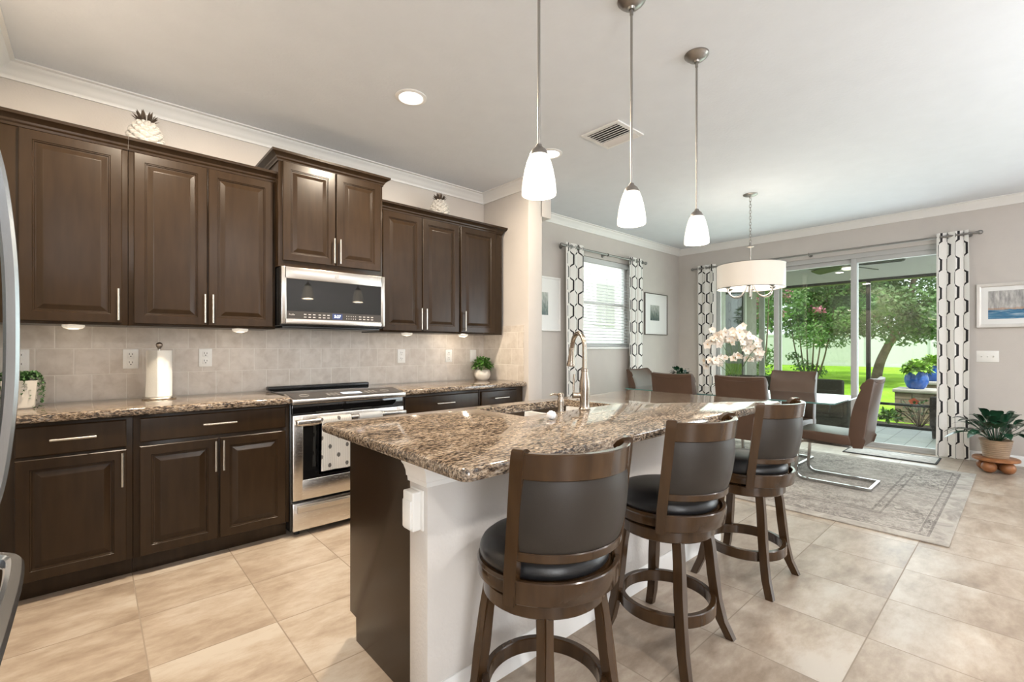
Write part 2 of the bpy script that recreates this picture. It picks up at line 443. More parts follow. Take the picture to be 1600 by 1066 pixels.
def rug_mat():
    m, nt, b = new_mat('faded_oriental_rug')
    t = N(nt, 'ShaderNodeTexCoord')
    sp = N(nt, 'ShaderNodeSeparateXYZ')
    LK(nt, t.outputs['Object'], sp.inputs[0])
    hx, hy = 1.225, 1.545
    ex = mth(nt, 'SUBTRACT', hx, mth(nt, 'ABSOLUTE', sp.outputs[0]))
    ey = mth(nt, 'SUBTRACT', hy, mth(nt, 'ABSOLUTE', sp.outputs[1]))
    e = mth(nt, 'MINIMUM', ex, ey)
    def band(a, bb):
        return mth(nt, 'MULTIPLY', mth(nt, 'GREATER_THAN', e, a), mth(nt, 'LESS_THAN', e, bb))
    n1 = noise(nt, t.outputs['Object'], 5, 6, 0.7, 1.0)
    n2 = noise(nt, t.outputs['Object'], 26, 5, 0.7, 1.4)
    n3 = noise(nt, t.outputs['Object'], 2.0, 3, 0.5)
    c = ramp(nt, n1, [(0.35, (0.27, 0.245, 0.22)), (0.5, (0.37, 0.34, 0.30)), (0.65, (0.44, 0.405, 0.36))])
    motif = ramp(nt, n2, [(0.46, (0, 0, 0)), (0.55, (1, 1, 1))])
    lines = mth(nt, 'ADD', mth(nt, 'ADD', band(0.10, 0.115), band(0.15, 0.162)), mth(nt, 'ADD', band(0.40, 0.415), band(0.455, 0.47)))
    brd = mth(nt, 'ADD', band(0.10, 0.16), band(0.40, 0.47))
    am = mth(nt, 'ADD', mth(nt, 'MULTIPLY', band(0.165, 0.40), 0.75), mth(nt, 'ADD', mth(nt, 'MULTIPLY', brd, 0.85), mth(nt, 'MULTIPLY', mth(nt, 'GREATER_THAN', e, 0.47), 0.6)))
    wear = ramp(nt, n3, [(0.35, (0.25, 0.25, 0.25)), (0.6, (1, 1, 1))])
    f = mth(nt, 'MULTIPLY', mth(nt, 'MULTIPLY', motif, am), wear)
    c = mixc(nt, f, c, (0.105, 0.095, 0.09))
    c = mixc(nt, mth(nt, 'MULTIPLY', lines, 0.45), c, (0.12, 0.105, 0.10))
    LK(nt, c, b.inputs['Base Color'])
    b.inputs['Roughness'].default_value = 0.95
    b.inputs['Specular IOR Level'].default_value = 0.05
    bump(nt, b, n2, 0.3, 0.004)
    return m
M['rug'] = rug_mat()
M['mat'] = plain('pale_door_mat', (0.50, 0.48, 0.45), 0.95, var=0.25, vscale=25, bmp=0.5, bscale=120)
M['matedge'] = plain('charcoal_mat_binding', (0.05, 0.05, 0.05), 0.9)

def towel_mat():
    m, nt, b = new_mat('striped_tea_towel')
    t = N(nt, 'ShaderNodeTexCoord')
    sp = N(nt, 'ShaderNodeSeparateXYZ')
    LK(nt, t.outputs['UV'], sp.inputs[0])
    u, v = sp.outputs[0], sp.outputs[1]
    st = mth(nt, 'LESS_THAN', mth(nt, 'FRACT', mth(nt, 'DIVIDE', u, 0.0125)), 0.16)
    # rows of small printed motifs, alternate rows shifted by half a step
    vy = mth(nt, 'DIVIDE', v, 0.062)
    par = mth(nt, 'MODULO', mth(nt, 'FLOOR', vy), 2.0)
    ux = mth(nt, 'ADD', mth(nt, 'DIVIDE', u, 0.115), mth(nt, 'MULTIPLY', par, 0.5))
    dx = mth(nt, 'MULTIPLY', mth(nt, 'SUBTRACT', mth(nt, 'FRACT', ux), 0.5), 0.115)
    dy = mth(nt, 'MULTIPLY', mth(nt, 'SUBTRACT', mth(nt, 'FRACT', vy), 0.5), 0.062)
    r = mth(nt, 'SQRT', mth(nt, 'ADD', mth(nt, 'MULTIPLY', mth(nt, 'MULTIPLY', dx, dx), 1.9), mth(nt, 'MULTIPLY', dy, dy)))
    n = noise(nt, t.outputs['UV'], 190, 3, 0.7)
    dot = mth(nt, 'LESS_THAN', mth(nt, 'ADD', r, mth(nt, 'MULTIPLY', mth(nt, 'SUBTRACT', n, 0.5), 0.016)), 0.015)
    c = mixc(nt, mth(nt, 'MULTIPLY', st, 0.5), (0.80, 0.78, 0.74), (0.35, 0.33, 0.32))
    c = mixc(nt, mth(nt, 'MULTIPLY', dot, 0.85), c, (0.05, 0.045, 0.045))
    LK(nt, c, b.inputs['Base Color'])
    b.inputs['Roughness'].default_value = 0.9
    return m
M['towel'] = towel_mat()

def art_mat(name, kind):
    m, nt, b = new_mat(name)
    t = N(nt, 'ShaderNodeTexCoord')
    sp = N(nt, 'ShaderNodeSeparateXYZ')
    LK(nt, t.outputs['UV'], sp.inputs[0])
    u, v = sp.outputs[0], sp.outputs[1]
    if kind == 'sea':
        mp = N(nt, 'ShaderNodeMapping'); mp.inputs['Scale'].default_value = (9, 1.2, 1)
        LK(nt, t.outputs['UV'], mp.inputs[0])
        sky = ramp(nt, noise(nt, mp.outputs[0], 1.6, 5, 0.6), [(0.3, (0.22, 0.22, 0.22)), (0.5, (0.42, 0.41, 0.40)), (0.7, (0.68, 0.67, 0.65))])
        mp2 = N(nt, 'ShaderNodeMapping'); mp2.inputs['Scale'].default_value = (2, 14, 1)
        LK(nt, t.outputs['UV'], mp2.inputs[0])
        sea = ramp(nt, noise(nt, mp2.outputs[0], 1.5, 5, 0.6, 0.6), [(0.3, (0.02, 0.08, 0.18)), (0.52, (0.06, 0.21, 0.36)), (0.7, (0.55, 0.65, 0.72))])
        edge = mth(nt, 'ADD', v, mth(nt, 'MULTIPLY', mth(nt, 'SUBTRACT', noise(nt, t.outputs['UV'], 14, 4), 0.5), 0.10))
        c = mixc(nt, mth(nt, 'LESS_THAN', edge, 0.33), sky, sea)
        shore = mth(nt, 'MULTIPLY', mth(nt, 'GREATER_THAN', edge, 0.32), mth(nt, 'LESS_THAN', edge, 0.39))
        c = mixc(nt, mth(nt, 'MULTIPLY', shore, 0.6), c, (0.42, 0.24, 0.14))
    else:
        mp = N(nt, 'ShaderNodeMapping'); mp.inputs['Scale'].default_value = (3, 1.4, 1)
        LK(nt, t.outputs['UV'], mp.inputs[0])
        n = noise(nt, mp.outputs[0], 2.2, 5, 0.6, 0.5)
        f = mth(nt, 'ADD', mth(nt, 'MULTIPLY', n, 0.6), mth(nt, 'MULTIPLY', v, 0.4))
        c = ramp(nt, f, [(0.25, (0.04, 0.07, 0.075)), (0.42, (0.13, 0.17, 0.15)), (0.6, (0.36, 0.39, 0.36)), (0.8, (0.55, 0.56, 0.53))])
    LK(nt, c, b.inputs['Base Color'])
    b.inputs['Roughness'].default_value = 0.25
    return m
M['sea'] = art_mat('sea_painting', 'sea')
M['misty'] = art_mat('misty_print', 'misty')

# ------------------------------------------------------------------ mesh helpers
def BM():
    return bmesh.new()
def box(bm, x0, x1, y0, y1, z0, z1, bev=0.0, seg=2):
    mt = Matrix.Translation(((x0 + x1) / 2, (y0 + y1) / 2, (z0 + z1) / 2)) @ Matrix.Diagonal((abs(x1 - x0), abs(y1 - y0), abs(z1 - z0), 1))
    r = bmesh.ops.create_cube(bm, size=1.0, matrix=mt)
    if bev > 0:
        es = list({e for v in r['verts'] for e in v.link_edges})
        bmesh.ops.bevel(bm, geom=es, offset=bev, segments=seg, affect='EDGES', profile=0.5, clamp_overlap=True)
def frame_axes(d):
    d = d.normalized()
    a = Vector((0, 0, 1)) if abs(d.z) < 0.95 else Vector((1, 0, 0))
    u = a.cross(d).normalized()
    return u, d.cross(u).normalized()
def rings(bm, loops, close_ends=True, closed=False):
    vs = [[bm.verts.new(p) for p in lp] for lp in loops]
    n = len(vs[0])
    m = len(vs)
    for i in range(m if closed else m - 1):
        a, b = vs[i], vs[(i + 1) % m]
        for j in range(n):
            k = (j + 1) % n
            bm.faces.new((a[j], a[k], b[k], b[j]))
    if close_ends and not closed:
        bm.faces.new(list(reversed(vs[0])))
        bm.faces.new(vs[-1])
    return vs
def cyl(bm, p0, p1, r0, r1=None, seg=20):
    p0, p1 = Vector(p0), Vector(p1)
    if r1 is None:
        r1 = r0
    u, w = frame_axes(p1 - p0)
    L = []
    for p, r in ((p0, r0), (p1, r1)):
        L.append([p + (u * math.cos(2 * PI * i / seg) + w * math.sin(2 * PI * i / seg)) * r for i in range(seg)])
    rings(bm, L)
def lathe(bm, prof, c=(0, 0, 0), seg=32):
    c = Vector(c)
    L = [[c + Vector((r * math.cos(2 * PI * i / seg), r * math.sin(2 * PI * i / seg), z)) for i in range(seg)] for r, z in prof]
    rings(bm, L)
def smooth_path(pts, n=8, closed=False):
    P = [Vector(p) for p in pts]
    out = []
    m = len(P)
    rng = range(m if closed else m - 1)
    for i in rng:
        p0 = P[(i - 1) % m] if (closed or i > 0) else P[0]
        p1, p2 = P[i], P[(i + 1) % m]
        p3 = P[(i + 2) % m] if (closed or i + 2 < m) else P[-1]
        for k in range(n):
            t = k / n
            out.append(0.5 * ((2 * p1) + (-p0 + p2) * t + (2 * p0 - 5 * p1 + 4 * p2 - p3) * t * t + (-p0 + 3 * p1 - 3 * p2 + p3) * t ** 3))
    if not closed:
        out.append(P[-1])
    return out
def fillet_path(pts, r, n=6, closed=False):
    P = [Vector(p) for p in pts]
    out = []
    m = len(P)
    for i in range(m):
        if not closed and i in (0, m - 1):
            out.append(P[i]); continue
        a, b, c = P[(i - 1) % m], P[i], P[(i + 1) % m]
        d1, d2 = (a - b), (c - b)
        rr = min(r, d1.length * 0.49, d2.length * 0.49)
        s, e = b + d1.normalized() * rr, b + d2.normalized() * rr
        for k in range(n + 1):
            t = k / n
            out.append(s * (1 - t) ** 2 + b * 2 * t * (1 - t) + e * t * t)
    return out
def tube(bm, pts, r, seg=12, closed=False, sect=None):
    """sweep a round (radius r, number or list) or a given section [(u,w)] along pts"""
    P = [Vector(p) for p in pts]
    n = len(P)
    u = None
    L = []
    for i in range(n):
        if closed:
            d = P[(i + 1) % n] - P[i - 1]
        else:
            d = P[min(i + 1, n - 1)] - P[max(i - 1, 0)]
        d.normalize()
        if u is None:
            u, w = frame_axes(d)
        else:
            u = (u - d * u.dot(d)).normalized()
            w = d.cross(u).normalized()
        rr = r[i] if isinstance(r, (list, tuple)) else r
        if sect:
            L.append([P[i] + u * a * rr + w * b * rr for a, b in sect])
        else:
            L.append([P[i] + (u * math.cos(2 * PI * k / seg) + w * math.sin(2 * PI * k / seg)) * rr for k in range(seg)])
    rings(bm, L, closed=closed)
def prism(bm, pts, axis, a, b, bev=0.0):
    """extrude a closed polygon [(p,q)] along axis from a to b; (p,q) are the two other axes in xyz order"""
    def mk(p, q, t):
        return {'x': (t, p, q), 'y': (p, t, q), 'z': (p, q, t)}[axis]
    v0 = [bm.verts.new(mk(p, q, a)) for p, q in pts]
    v1 = [bm.verts.new(mk(p, q, b)) for p, q in pts]
    n = len(pts)
    fs = [bm.faces.new(v0), bm.faces.new(list(reversed(v1)))]
    for i in range(n):
        j = (i + 1) % n
        fs.append(bm.faces.new((v0[j], v0[i], v1[i], v1[j])))
    if bev:
        es = [e for e in fs[0].edges] + [e for e in fs[1].edges]
        bmesh.ops.bevel(bm, geom=es, offset=bev, segments=3, affect='EDGES', profile=0.5, clamp_overlap=True)
def mould(bm, path, prof, z, side=1, closed=False):
    """sweep profile [(out, dz)] along a plan path [(x,y)] with mitred corners; out is to the left of travel when side=1"""
    n = len(path)
    P = [Vector((p[0], p[1])) for p in path]
    L = []
    for i in range(n):
        def nrm(a, b):
            d = (b - a).normalized()
            return Vector((-d.y, d.x)) * side
        if closed or 0 < i < n - 1:
            n1, n2 = nrm(P[i - 1], P[i]), nrm(P[i], P[(i + 1) % n])
            mm = (n1 + n2)
            mm = mm / max(1e-6, mm.dot(n1))
        elif i == 0:
            mm = nrm(P[0], P[1])
        else:
            mm = nrm(P[-2], P[-1])
        L.append([Vector((P[i].x + mm.x * o, P[i].y + mm.y * o, z + dz)) for o, dz in prof])
    rings(bm, L, closed=closed)
def panel(bm, x0, x1, z0, z1, y, prof, back):
    """door or drawer front facing -y: nested rectangles prof=[(inset, depth)], slab to y+back"""
    L = [[(x0, y + back, z0), (x1, y + back, z0), (x1, y + back, z1), (x0, y + back, z1)]]
    for ins, dp in prof:
        L.append([(x0 + ins, y + dp, z0 + ins), (x1 - ins, y + dp, z0 + ins), (x1 - ins, y + dp, z1 - ins), (x0 + ins, y + dp, z1 - ins)])
    rings(bm, L)
DOOR = [(0, 0.004), (0.004, 0), (0.050, 0), (0.053, 0.0045), (0.057, 0.0045), (0.060, 0.010), (0.066, 0.010), (0.090, 0.002), (0.094, 0.0015)]
SLAB = [(0, 0.006), (0.006, 0.001), (0.012, 0)]
def grid(bm, fn, nu, nv, uvfn=None, thick=0.0):
    vs = [[bm.verts.new(fn(i / nu, j / nv)) for j in range(nv + 1)] for i in range(nu + 1)]
    uvl = bm.loops.layers.uv.verify() if uvfn else None
    fs = []
    for i in range(nu):
        for j in range(nv):
            f = bm.faces.new((vs[i][j], vs[i + 1][j], vs[i + 1][j + 1], vs[i][j + 1]))
            fs.append(f)
            if uvfn:
                for lp, (a, b) in zip(f.loops, ((i, j), (i + 1, j), (i + 1, j + 1), (i, j + 1))):
                    lp[uvl].uv = uvfn(a / nu, b / nv)
    if thick:
        bmesh.ops.solidify(bm, geom=fs, thickness=thick)
def leaf(bm, base, d, length, width, droop=0.3, up=Vector((0, 0, 1)), n=4, fold=0.15):
    base, d = Vector(base), Vector(d).normalized()
    side = d.cross(up)
    if side.length < 1e-3:
        side = Vector((1, 0, 0))
    side.normalize()
    nm = side.cross(d).normalized()
    prev = None
    p = base.copy()
    for i in range(n + 1):
        t = i / n
        w = width * (math.sin(PI * min(1, t * 0.93 + 0.07)) ** 0.75) * 0.5
        pt = base + d * length * t - Vector((0, 0, 1)) * droop * length * t * t
        a = bm.verts.new(pt + side * w + nm * w * fold)
        c = bm.verts.new(pt)
        b = bm.verts.new(pt - side * w + nm * w * fold)
        if prev:
            bm.faces.new((prev[0], prev[1], c, a))
            bm.faces.new((prev[1], prev[2], b, c))
        prev = (a, c, b)
def blob(bm, c, r, sub=2, sx=1, sy=1, sz=1):
    bmesh.ops.create_icosphere(bm, subdivisions=sub, radius=r, matrix=Matrix.Translation(c) @ Matrix.Diagonal((sx, sy, sz, 1)))
def move(bm, mtx):
    bmesh.ops.transform(bm, matrix=mtx, verts=bm.verts)

def obj(name, bm, mat, parent=None, world=False, smooth=40):
    """link one mesh object; world=True: verts were written in world space and are brought into the parent's space"""
    if world and parent is not None:
        root = parent
        while root.parent:
            root = root.parent
        move(bm, root.matrix_basis.inverted())
    bmesh.ops.recalc_face_normals(bm, faces=bm.faces)
    me = bpy.data.meshes.new(name)
    bm.to_mesh(me)
    bm.free()
    me.materials.append(mat)
    if smooth:
        for p in me.polygons:
            p.use_smooth = True
        me.set_sharp_from_angle(angle=math.radians(smooth))
    o = bpy.data.objects.new(name, me)
    COL.objects.link(o)
    if parent is not None:
        o.parent = parent
    return o
def tag(o, label, cat, group=None):
    o['label'] = label
    o['category'] = cat
    if group:
        o['group'] = group
    return o
def thing(name, label, cat, loc=(0, 0, 0), rz=0.0, group=None):
    o = bpy.data.objects.new(name, None)
    o.empty_display_size = 0.1
    COL.objects.link(o)
    o.location = loc
    o.rotation_euler = (0, 0, rz)
    o.matrix_basis = Matrix.Translation(loc) @ Matrix.Rotation(rz, 4, 'Z')
    return tag(o, label, cat, group)
def struct(name, bm, mat, parent=None, smooth=40):
    o = obj(name, bm, mat, parent, smooth=smooth)
    if parent is None:
        o['kind'] = 'structure'
    return o
def structroot(name, loc=(0, 0, 0)):
    o = bpy.data.objects.new(name, None)
    COL.objects.link(o)
    o.location = loc
    o['kind'] = 'structure'
    return o
def dup(root, loc, rz, label):
    def cp(o, par):
        c = o.copy()
        COL.objects.link(c)
        if par is not None:
            c.parent = par
        for ch in [x for x in bpy.data.objects if x.parent == o]:
            cp(ch, c)
        return c
    r = cp(root, None)
    r.location = loc
    r.rotation_euler = (0, 0, rz)
    r['label'] = label
    return r
def kids(o, name):
    return [c for c in bpy.data.objects if c.parent == o and c.name.split('.')[0] == name]
def letters(text, size, depth, mat, name, parent, origin, xdir, updir):
    """raised lettering as a mesh, reading along xdir"""
    cu = bpy.data.curves.new('lettering', 'FONT')
    cu.body = text
    cu.size = size
    cu.extrude = depth
    cu.align_x = 'CENTER'
    cu.align_y = 'CENTER'
    tmp = bpy.data.objects.new('lettering', cu)
    COL.objects.link(tmp)
    bpy.context.view_layer.update()
    me = bpy.data.meshes.new_from_object(tmp.evaluated_get(bpy.context.evaluated_depsgraph_get()))
    bpy.data.objects.remove(tmp)
    x, u = Vector(xdir).normalized(), Vector(updir).normalized()
    w = x.cross(u)
    mt = Matrix((x, u, w)).transposed().to_4x4()
    mt.translation = Vector(origin)
    root = parent
    while root.parent:
        root = root.parent
    me.transform(root.matrix_basis.inverted() @ mt)
    me.materials.clear()
    me.materials.append(mat)
    o = bpy.data.objects.new(name, me)
    COL.objects.link(o)
    o.parent = parent
    return o

# ================================================================== the room
W, CEIL, XR, XL, YF = 3.845, 2.845, 7.19, -0.41, -4.2
bm = BM(); box(bm, -2.4, XR + 0.02, YF, W + 0.15, -0.12, 0); struct('floor', bm, M['floor'])
bm = BM(); box(bm, -2.4, XR + 0.15, YF, W + 0.15, CEIL, CEIL + 0.12); struct('ceiling', bm, M['ceil'])
WX0, WX1, WZ0, WZ1 = 4.70, 5.80, 1.25, 2.44
bm = BM()
box(bm, XL - 0.12, WX0, W, W + 0.15, 0, CEIL)
box(bm, WX1, XR + 0.15, W, W + 0.15, 0, CEIL)
box(bm, WX0, WX1, W, W + 0.15, 0, WZ0)
box(bm, WX0, WX1, W, W + 0.15, WZ1, CEIL)
struct('wall_back', bm, M['wall'])
SY0, SY1, SZ1 = 0.55, 3.31, 2.44
bm = BM()
box(bm, XR, XR + 0.15, SY1, W, 0, CEIL)
box(bm, XR, XR + 0.15, -1.3, SY0, 0, CEIL)
box(bm, XR, XR + 0.15, YF, -3.7, 0, CEIL)
box(bm, XR, XR + 0.15, -3.7, -1.3, 0, 0.12)
box(bm, XR, XR + 0.15, -3.7, -1.3, 2.40, CEIL)
box(bm, XR, XR + 0.15, SY0, SY1, SZ1, CEIL)
struct('wall_right', bm, M['wall'])
bm = BM()
box(bm, XL - 0.12, XL, 1.50, W, 0, CEIL)
box(bm, -1.12, -1.0, 0.3, 1.62, 0, CEIL)
box(bm, -1.0, XL - 0.12, 1.50, 1.62, 0, CEIL)
box(bm, -2.4, -1.0, 0.18, 0.30, 0, CEIL)
box(bm, -2.52, -2.4, YF, 0.30, 0, CEIL)
struct('wall_left', bm, M['wall'])
bm = BM()
box(bm, -2.52, -2.30, YF - 0.15, YF, 0, CEIL)
box(bm, -0.60, XR + 0.15, YF - 0.15, YF, 0, CEIL)
box(bm, -2.30, -0.60, YF - 0.15, YF, 0, 0.45)
box(bm, -2.30, -0.60, YF - 0.15, YF, 2.45, CEIL)
struct('wall_front', bm, M['wall'])
PX0, PX1, PY0 = 3.07, 3.255, 3.165
bm = BM()
box(bm, PX0, PX1, PY0, W, 0, CEIL, 0.006)
box(bm, PX1 - 0.02, 3.385, PY0, W, 2.52, CEIL, 0.004)
struct('wall_partition', bm, M['wall'])

# crown moulding and baseboards
CROWN = [(0, 0), (0, -0.092), (0.010, -0.092), (0.013, -0.078), (0.020, -0.072), (0.030, -0.050), (0.052, -0.030), (0.062, -0.022), (0.066, -0.012), (0.085, -0.008), (0.085, 0)]
bm = BM(); mould(bm, [(XL, 1.5), (XL, W), (PX0, W), (PX0, PY0 - 0.0)], CROWN, CEIL, side=-1); struct('trim_1', bm, M['trim'])
bm = BM(); mould(bm, [(3.385, W), (XR, W), (XR, YF)], CROWN, CEIL, side=-1); struct('trim_2', bm, M['trim'])
BASE = [(0, 0), (0.014, 0), (0.014, 0.085), (0.009, 0.10), (0.004, 0.105), (0, 0.105)]
bm = BM(); mould(bm, [(XR, SY0 - 0.02), (XR, -1.3)], BASE, 0, side=-1); struct('baseboard_right', bm, M['trim'])
bm = BM(); mould(bm, [(PX1, PY0), (PX1, W), (XR, W), (XR, SY1 + 0.02)], BASE, 0, side=-1); struct('baseboard_back', bm, M['trim'])

# backsplash tiles, on the cabinet wall and returning on the partition
bm = BM(); box(bm, XL + 0.001, PX0, W - 0.010, W, 0.905, 1.40); struct('trim_3', bm, M['tile_x'])
bm = BM(); box(bm, PX0 - 0.010, PX0, 3.225, W - 0.010, 0.905, 1.455); struct('trim_4', bm, M['tile_y'])

# dining window: frame, sashes, panes, sill
win = structroot('window_1')
bm = BM()
for a, b, c, d in ((WX0, WX0 + 0.05, WZ0, WZ1), (WX1 - 0.05, WX1, WZ0, WZ1), (WX0 + 0.05, WX1 - 0.05, WZ0, WZ0 + 0.05), (WX0 + 0.05, WX1 - 0.05, WZ1 - 0.05, WZ1), (WX0 + 0.05, WX1 - 0.05, 1.83, 1.87)):
    box(bm, a, b, W + 0.08, W + 0.13, c, d, 0.004)
struct('window_frame', bm, M['trim'], win)
for z0, z1 in ((WZ0 + 0.05, 1.83), (1.87, WZ1 - 0.05)):
    bm = BM(); box(bm, WX0 + 0.05, WX1 - 0.05, W + 0.10, W + 0.106, z0, z1); struct('pane', bm, M['glass'], win, smooth=0)
bm = BM(); box(bm, WX0 - 0.03, WX1 + 0.03, W - 0.025, W + 0.08, WZ0 - 0.03, WZ0, 0.006); struct('window_sill', bm, M['trim'], win)
# living-room window in the same wall, out of frame
w2 = structroot('window_2')
bm = BM()
for a, b, c, d in ((-3.7, -3.64, 0.12, 2.40), (-2.53, -2.47, 0.12, 2.40), (-1.36, -1.3, 0.12, 2.40), (-3.7, -1.3, 0.12, 0.18), (-3.7, -1.3, 2.34, 2.40)):
    box(bm, XR + 0.05, XR + 0.11, a, b, c, d)
struct('window_frame', bm, M['trim'], w2)
bm = BM(); box(bm, XR + 0.075, XR + 0.08, -3.64, -1.36, 0.18, 2.34); struct('pane', bm, M['glass'], w2, smooth=0)

w3 = structroot('fill_window')  # invented window in the front wall, put in to light the left side
bm = BM()
for a, b, c, d in ((-2.30, -2.24, 0.45, 2.45), (-1.48, -1.42, 0.45, 2.45), (-0.66, -0.60, 0.45, 2.45), (-2.30, -0.60, 0.45, 0.51), (-2.30, -0.60, 2.39, 2.45)):
    box(bm, a, b, YF - 0.11, YF - 0.05, c, d)
struct('window_frame', bm, M['trim'], w3)
bm = BM(); box(bm, -2.24, -0.66, YF - 0.085, YF - 0.08, 0.51, 2.39); struct('pane', bm, M['glass'], w3, smooth=0)

# sliding glass door with three panels
door = structroot('door_1')
bm = BM()
box(bm, XR + 0.02, XR + 0.13, SY0, SY0 + 0.05, 0, SZ1)
box(bm, XR + 0.02, XR + 0.13, SY1 - 0.05, SY1, 0, SZ1)
box(bm, XR + 0.02, XR + 0.13, SY0, SY1, SZ1 - 0.06, SZ1)
box(bm, XR + 0.02, XR + 0.14, SY0, SY1, 0, 0.02)
for q in (0.035, 0.075, 0.115):
    box(bm, XR + q - 0.006, XR + q + 0.006, SY0 + 0.05, SY1 - 0.05, 0.02, 0.035)
struct('door_frame', bm, M['alu'], door)
for (a, b, dx, bot) in ((0.60, 1.50, 0.03, 0.035), (1.43, 2.42, 0.065, 0.09), (2.33, 3.26, 0.10, 0.09)):
    bm = BM()
    xa, xb = XR + dx - 0.003, XR + dx + 0.025
    box(bm, xa, xb, a, a + 0.065, 0.03, SZ1 - 0.06, 0.003)
    box(bm, xa, xb, b - 0.065, b, 0.03, SZ1 - 0.06, 0.003)
    box(bm, xa, xb, a + 0.065, b - 0.065, SZ1 - 0.12, SZ1 - 0.06, 0.003)
    box(bm, xa, xb, a + 0.065, b - 0.065, 0.03, 0.03 + bot, 0.003)
    fr = struct('door_panel', bm, M['alu'], door)
    bm = BM(); box(bm, XR + dx + 0.008, XR + dx + 0.014, a + 0.065, b - 0.065, 0.03 + bot, SZ1 - 0.12)
    struct('pane', bm, M['glass' if a < 1 else 'tinted'], fr, smooth=0)

# ================================================================== cabinets
UY, BY = 3.49, 3.205                       # faces of the upper and the lower doors
def bar_pull(parent, p0, p1, out=(0, -1, 0)):
    bm = BM()
    p0, p1, o = Vector(p0), Vector(p1), Vector(out)
    d = (p1 - p0).normalized()
    cyl(bm, p0 + o * 0.032, p1 + o * 0.032, 0.0062, seg=12)
    for p in (p0 + d * 0.02, p1 - d * 0.02):
        cyl(bm, p - o * 0.002, p + o * 0.032, 0.0045, seg=10)
    h = obj('handle', bm, M['nickel'], parent, world=True)
    return h
CABCROWN = [(0, 0), (0.006, 0), (0.008, 0.012), (0.016, 0.020), (0.018, 0.030), (0.036, 0.044), (0.048, 0.050), (0.050, 0.066), (0, 0.066)]
def upper(name, label, x0, x1, z0, z1, fy, doors, crown_ends, crown_z, deep=0.0):
    t = thing(name, label, 'cabinet', ((x0 + x1) / 2, W - 0.17, z0), 0, 'wall cabinets above the worktops')
    yb = fy + 0.021
    bm = BM()
    box(bm, x0, x1, yb, W - 0.011 if z0 < 1.4 else W, z0, z1, 0.0015)
    obj('body', bm, M['cab'], t, world=True)
    for (a, b, c, d, hx) in doors:
        bm = BM(); panel(bm, a, b, c, d, fy, DOOR, 0.02)
        dd = obj('door', bm, M['cab'], t, world=True, smooth=0)
        if hx is not None:
            bar_pull(dd, (hx, fy, c + 0.015), (hx, fy, c + 0.195))
    bm = BM()
    path = [(x0, yb), (x1, yb)]
    if crown_ends[0]: path = [(x0, W)] + path
    if crown_ends[1]: path = path + [(x1, W)]
    mould(bm, path, CABCROWN, crown_z, side=-1)
    # top board behind the moulding
    obj('crown_moulding', bm, M['cab'], t, world=True, smooth=25)
    return t
# z of cabinet tops: the moulding sits on the top 15 mm of the face
upper('wall_cabinet', 'tall dark single-door wall cabinet at the far left by the refrigerator', XL + 0.002, 0.149, 1.366, 2.40, UY,
      [(-0.29, 0.123, 1.379, 2.383, 0.105)], (False, False), 2.388)
upper('wall_cabinet', 'dark two-door wall cabinet above the paper towel, beside the microwave', 0.151, 0.941, 1.366, 2.40, UY,
      [(0.175, 0.538, 1.379, 2.383, 0.522), (0.545, 0.924, 1.379, 2.383, 0.565)], (False, False), 2.388)
upper('wall_cabinet', 'raised two-door dark cabinet over the microwave with the tallest crown', 0.943, 1.712, 1.80, 2.545, 3.42,
      [(0.968, 1.330, 1.842, 2.528, 1.312), (1.338, 1.690, 1.842, 2.528, 1.357)], (True, True), 2.525)
upper('wall_cabinet', 'dark two-door wall cabinet right of the microwave under the small pineapple', 1.714, 2.507, 1.366, 2.38, UY,
      [(1.742, 2.107, 1.379, 2.362, 2.088), (2.115, 2.499, 1.379, 2.362, 2.137)], (False, False), 2.366)
upper('wall_cabinet', 'narrow single-door dark wall cabinet at the right end by the tan wall', 2.509, 3.034, 1.366, 2.38, UY,
      [(2.518, 2.930, 1.379, 2.362, 2.552)], (False, True), 2.366)

def base_cabinet(label, x0, x1, drawers, doors, end=False):
    t = thing('base_cabinet', label, 'cabinet', ((x0 + x1) / 2, W - 0.3, 0), 0, 'base cabinets under the worktops')
    bm = BM()
    box(bm, x0, x1, BY + 0.021, W - 0.03, 0.10, 0.873, 0.0015)
    obj('body', bm, M['cab'], t, world=True)
    bm = BM(); box(bm, x0, x1, BY + 0.085, BY + 0.105, 0, 0.10); obj('toe_kick', bm, M['cab'], t, world=True)
    for (a, b, c, d) in drawers:
        bm = BM(); panel(bm, a, b, c, d, BY, SLAB, 0.02)
        q = obj('drawer', bm, M['cab'], t, world=True, smooth=25)
        mx, mz = (a + b) / 2, (c + d) / 2 + 0.003
        bar_pull(q, (mx - 0.085, BY, mz), (mx + 0.085, BY, mz))
    for (a, b, c, d, hx) in doors:
        bm = BM(); panel(bm, a, b, c, d, BY, DOOR, 0.02)
        q = obj('door', bm, M['cab'], t, world=True, smooth=0)
        bar_pull(q, (hx, BY, d - 0.19), (hx, BY, d - 0.012))
    return t
base_cabinet('dark base cabinet with one drawer over one door, nearest the refrigerator', XL + 0.002, 0.157,
             [(-0.279, 0.131, 0.708, 0.855)], [(-0.279, 0.131, 0.105, 0.696, 0.113)])
base_cabinet('dark base cabinet with a wide drawer over two doors, left of the stove', 0.159, 0.948,
             [(0.185, 0.925, 0.722, 0.855)], [(0.185, 0.549, 0.105, 0.702, 0.533), (0.558, 0.925, 0.105, 0.702, 0.573)])
base_cabinet('wide dark drawer cabinet just right of the stove', 1.762, 2.515,
             [(1.785, 2.500, 0.715, 0.850)], [(1.785, 2.138, 0.105, 0.70, 2.122), (2.146, 2.500, 0.105, 0.70, 2.162)])
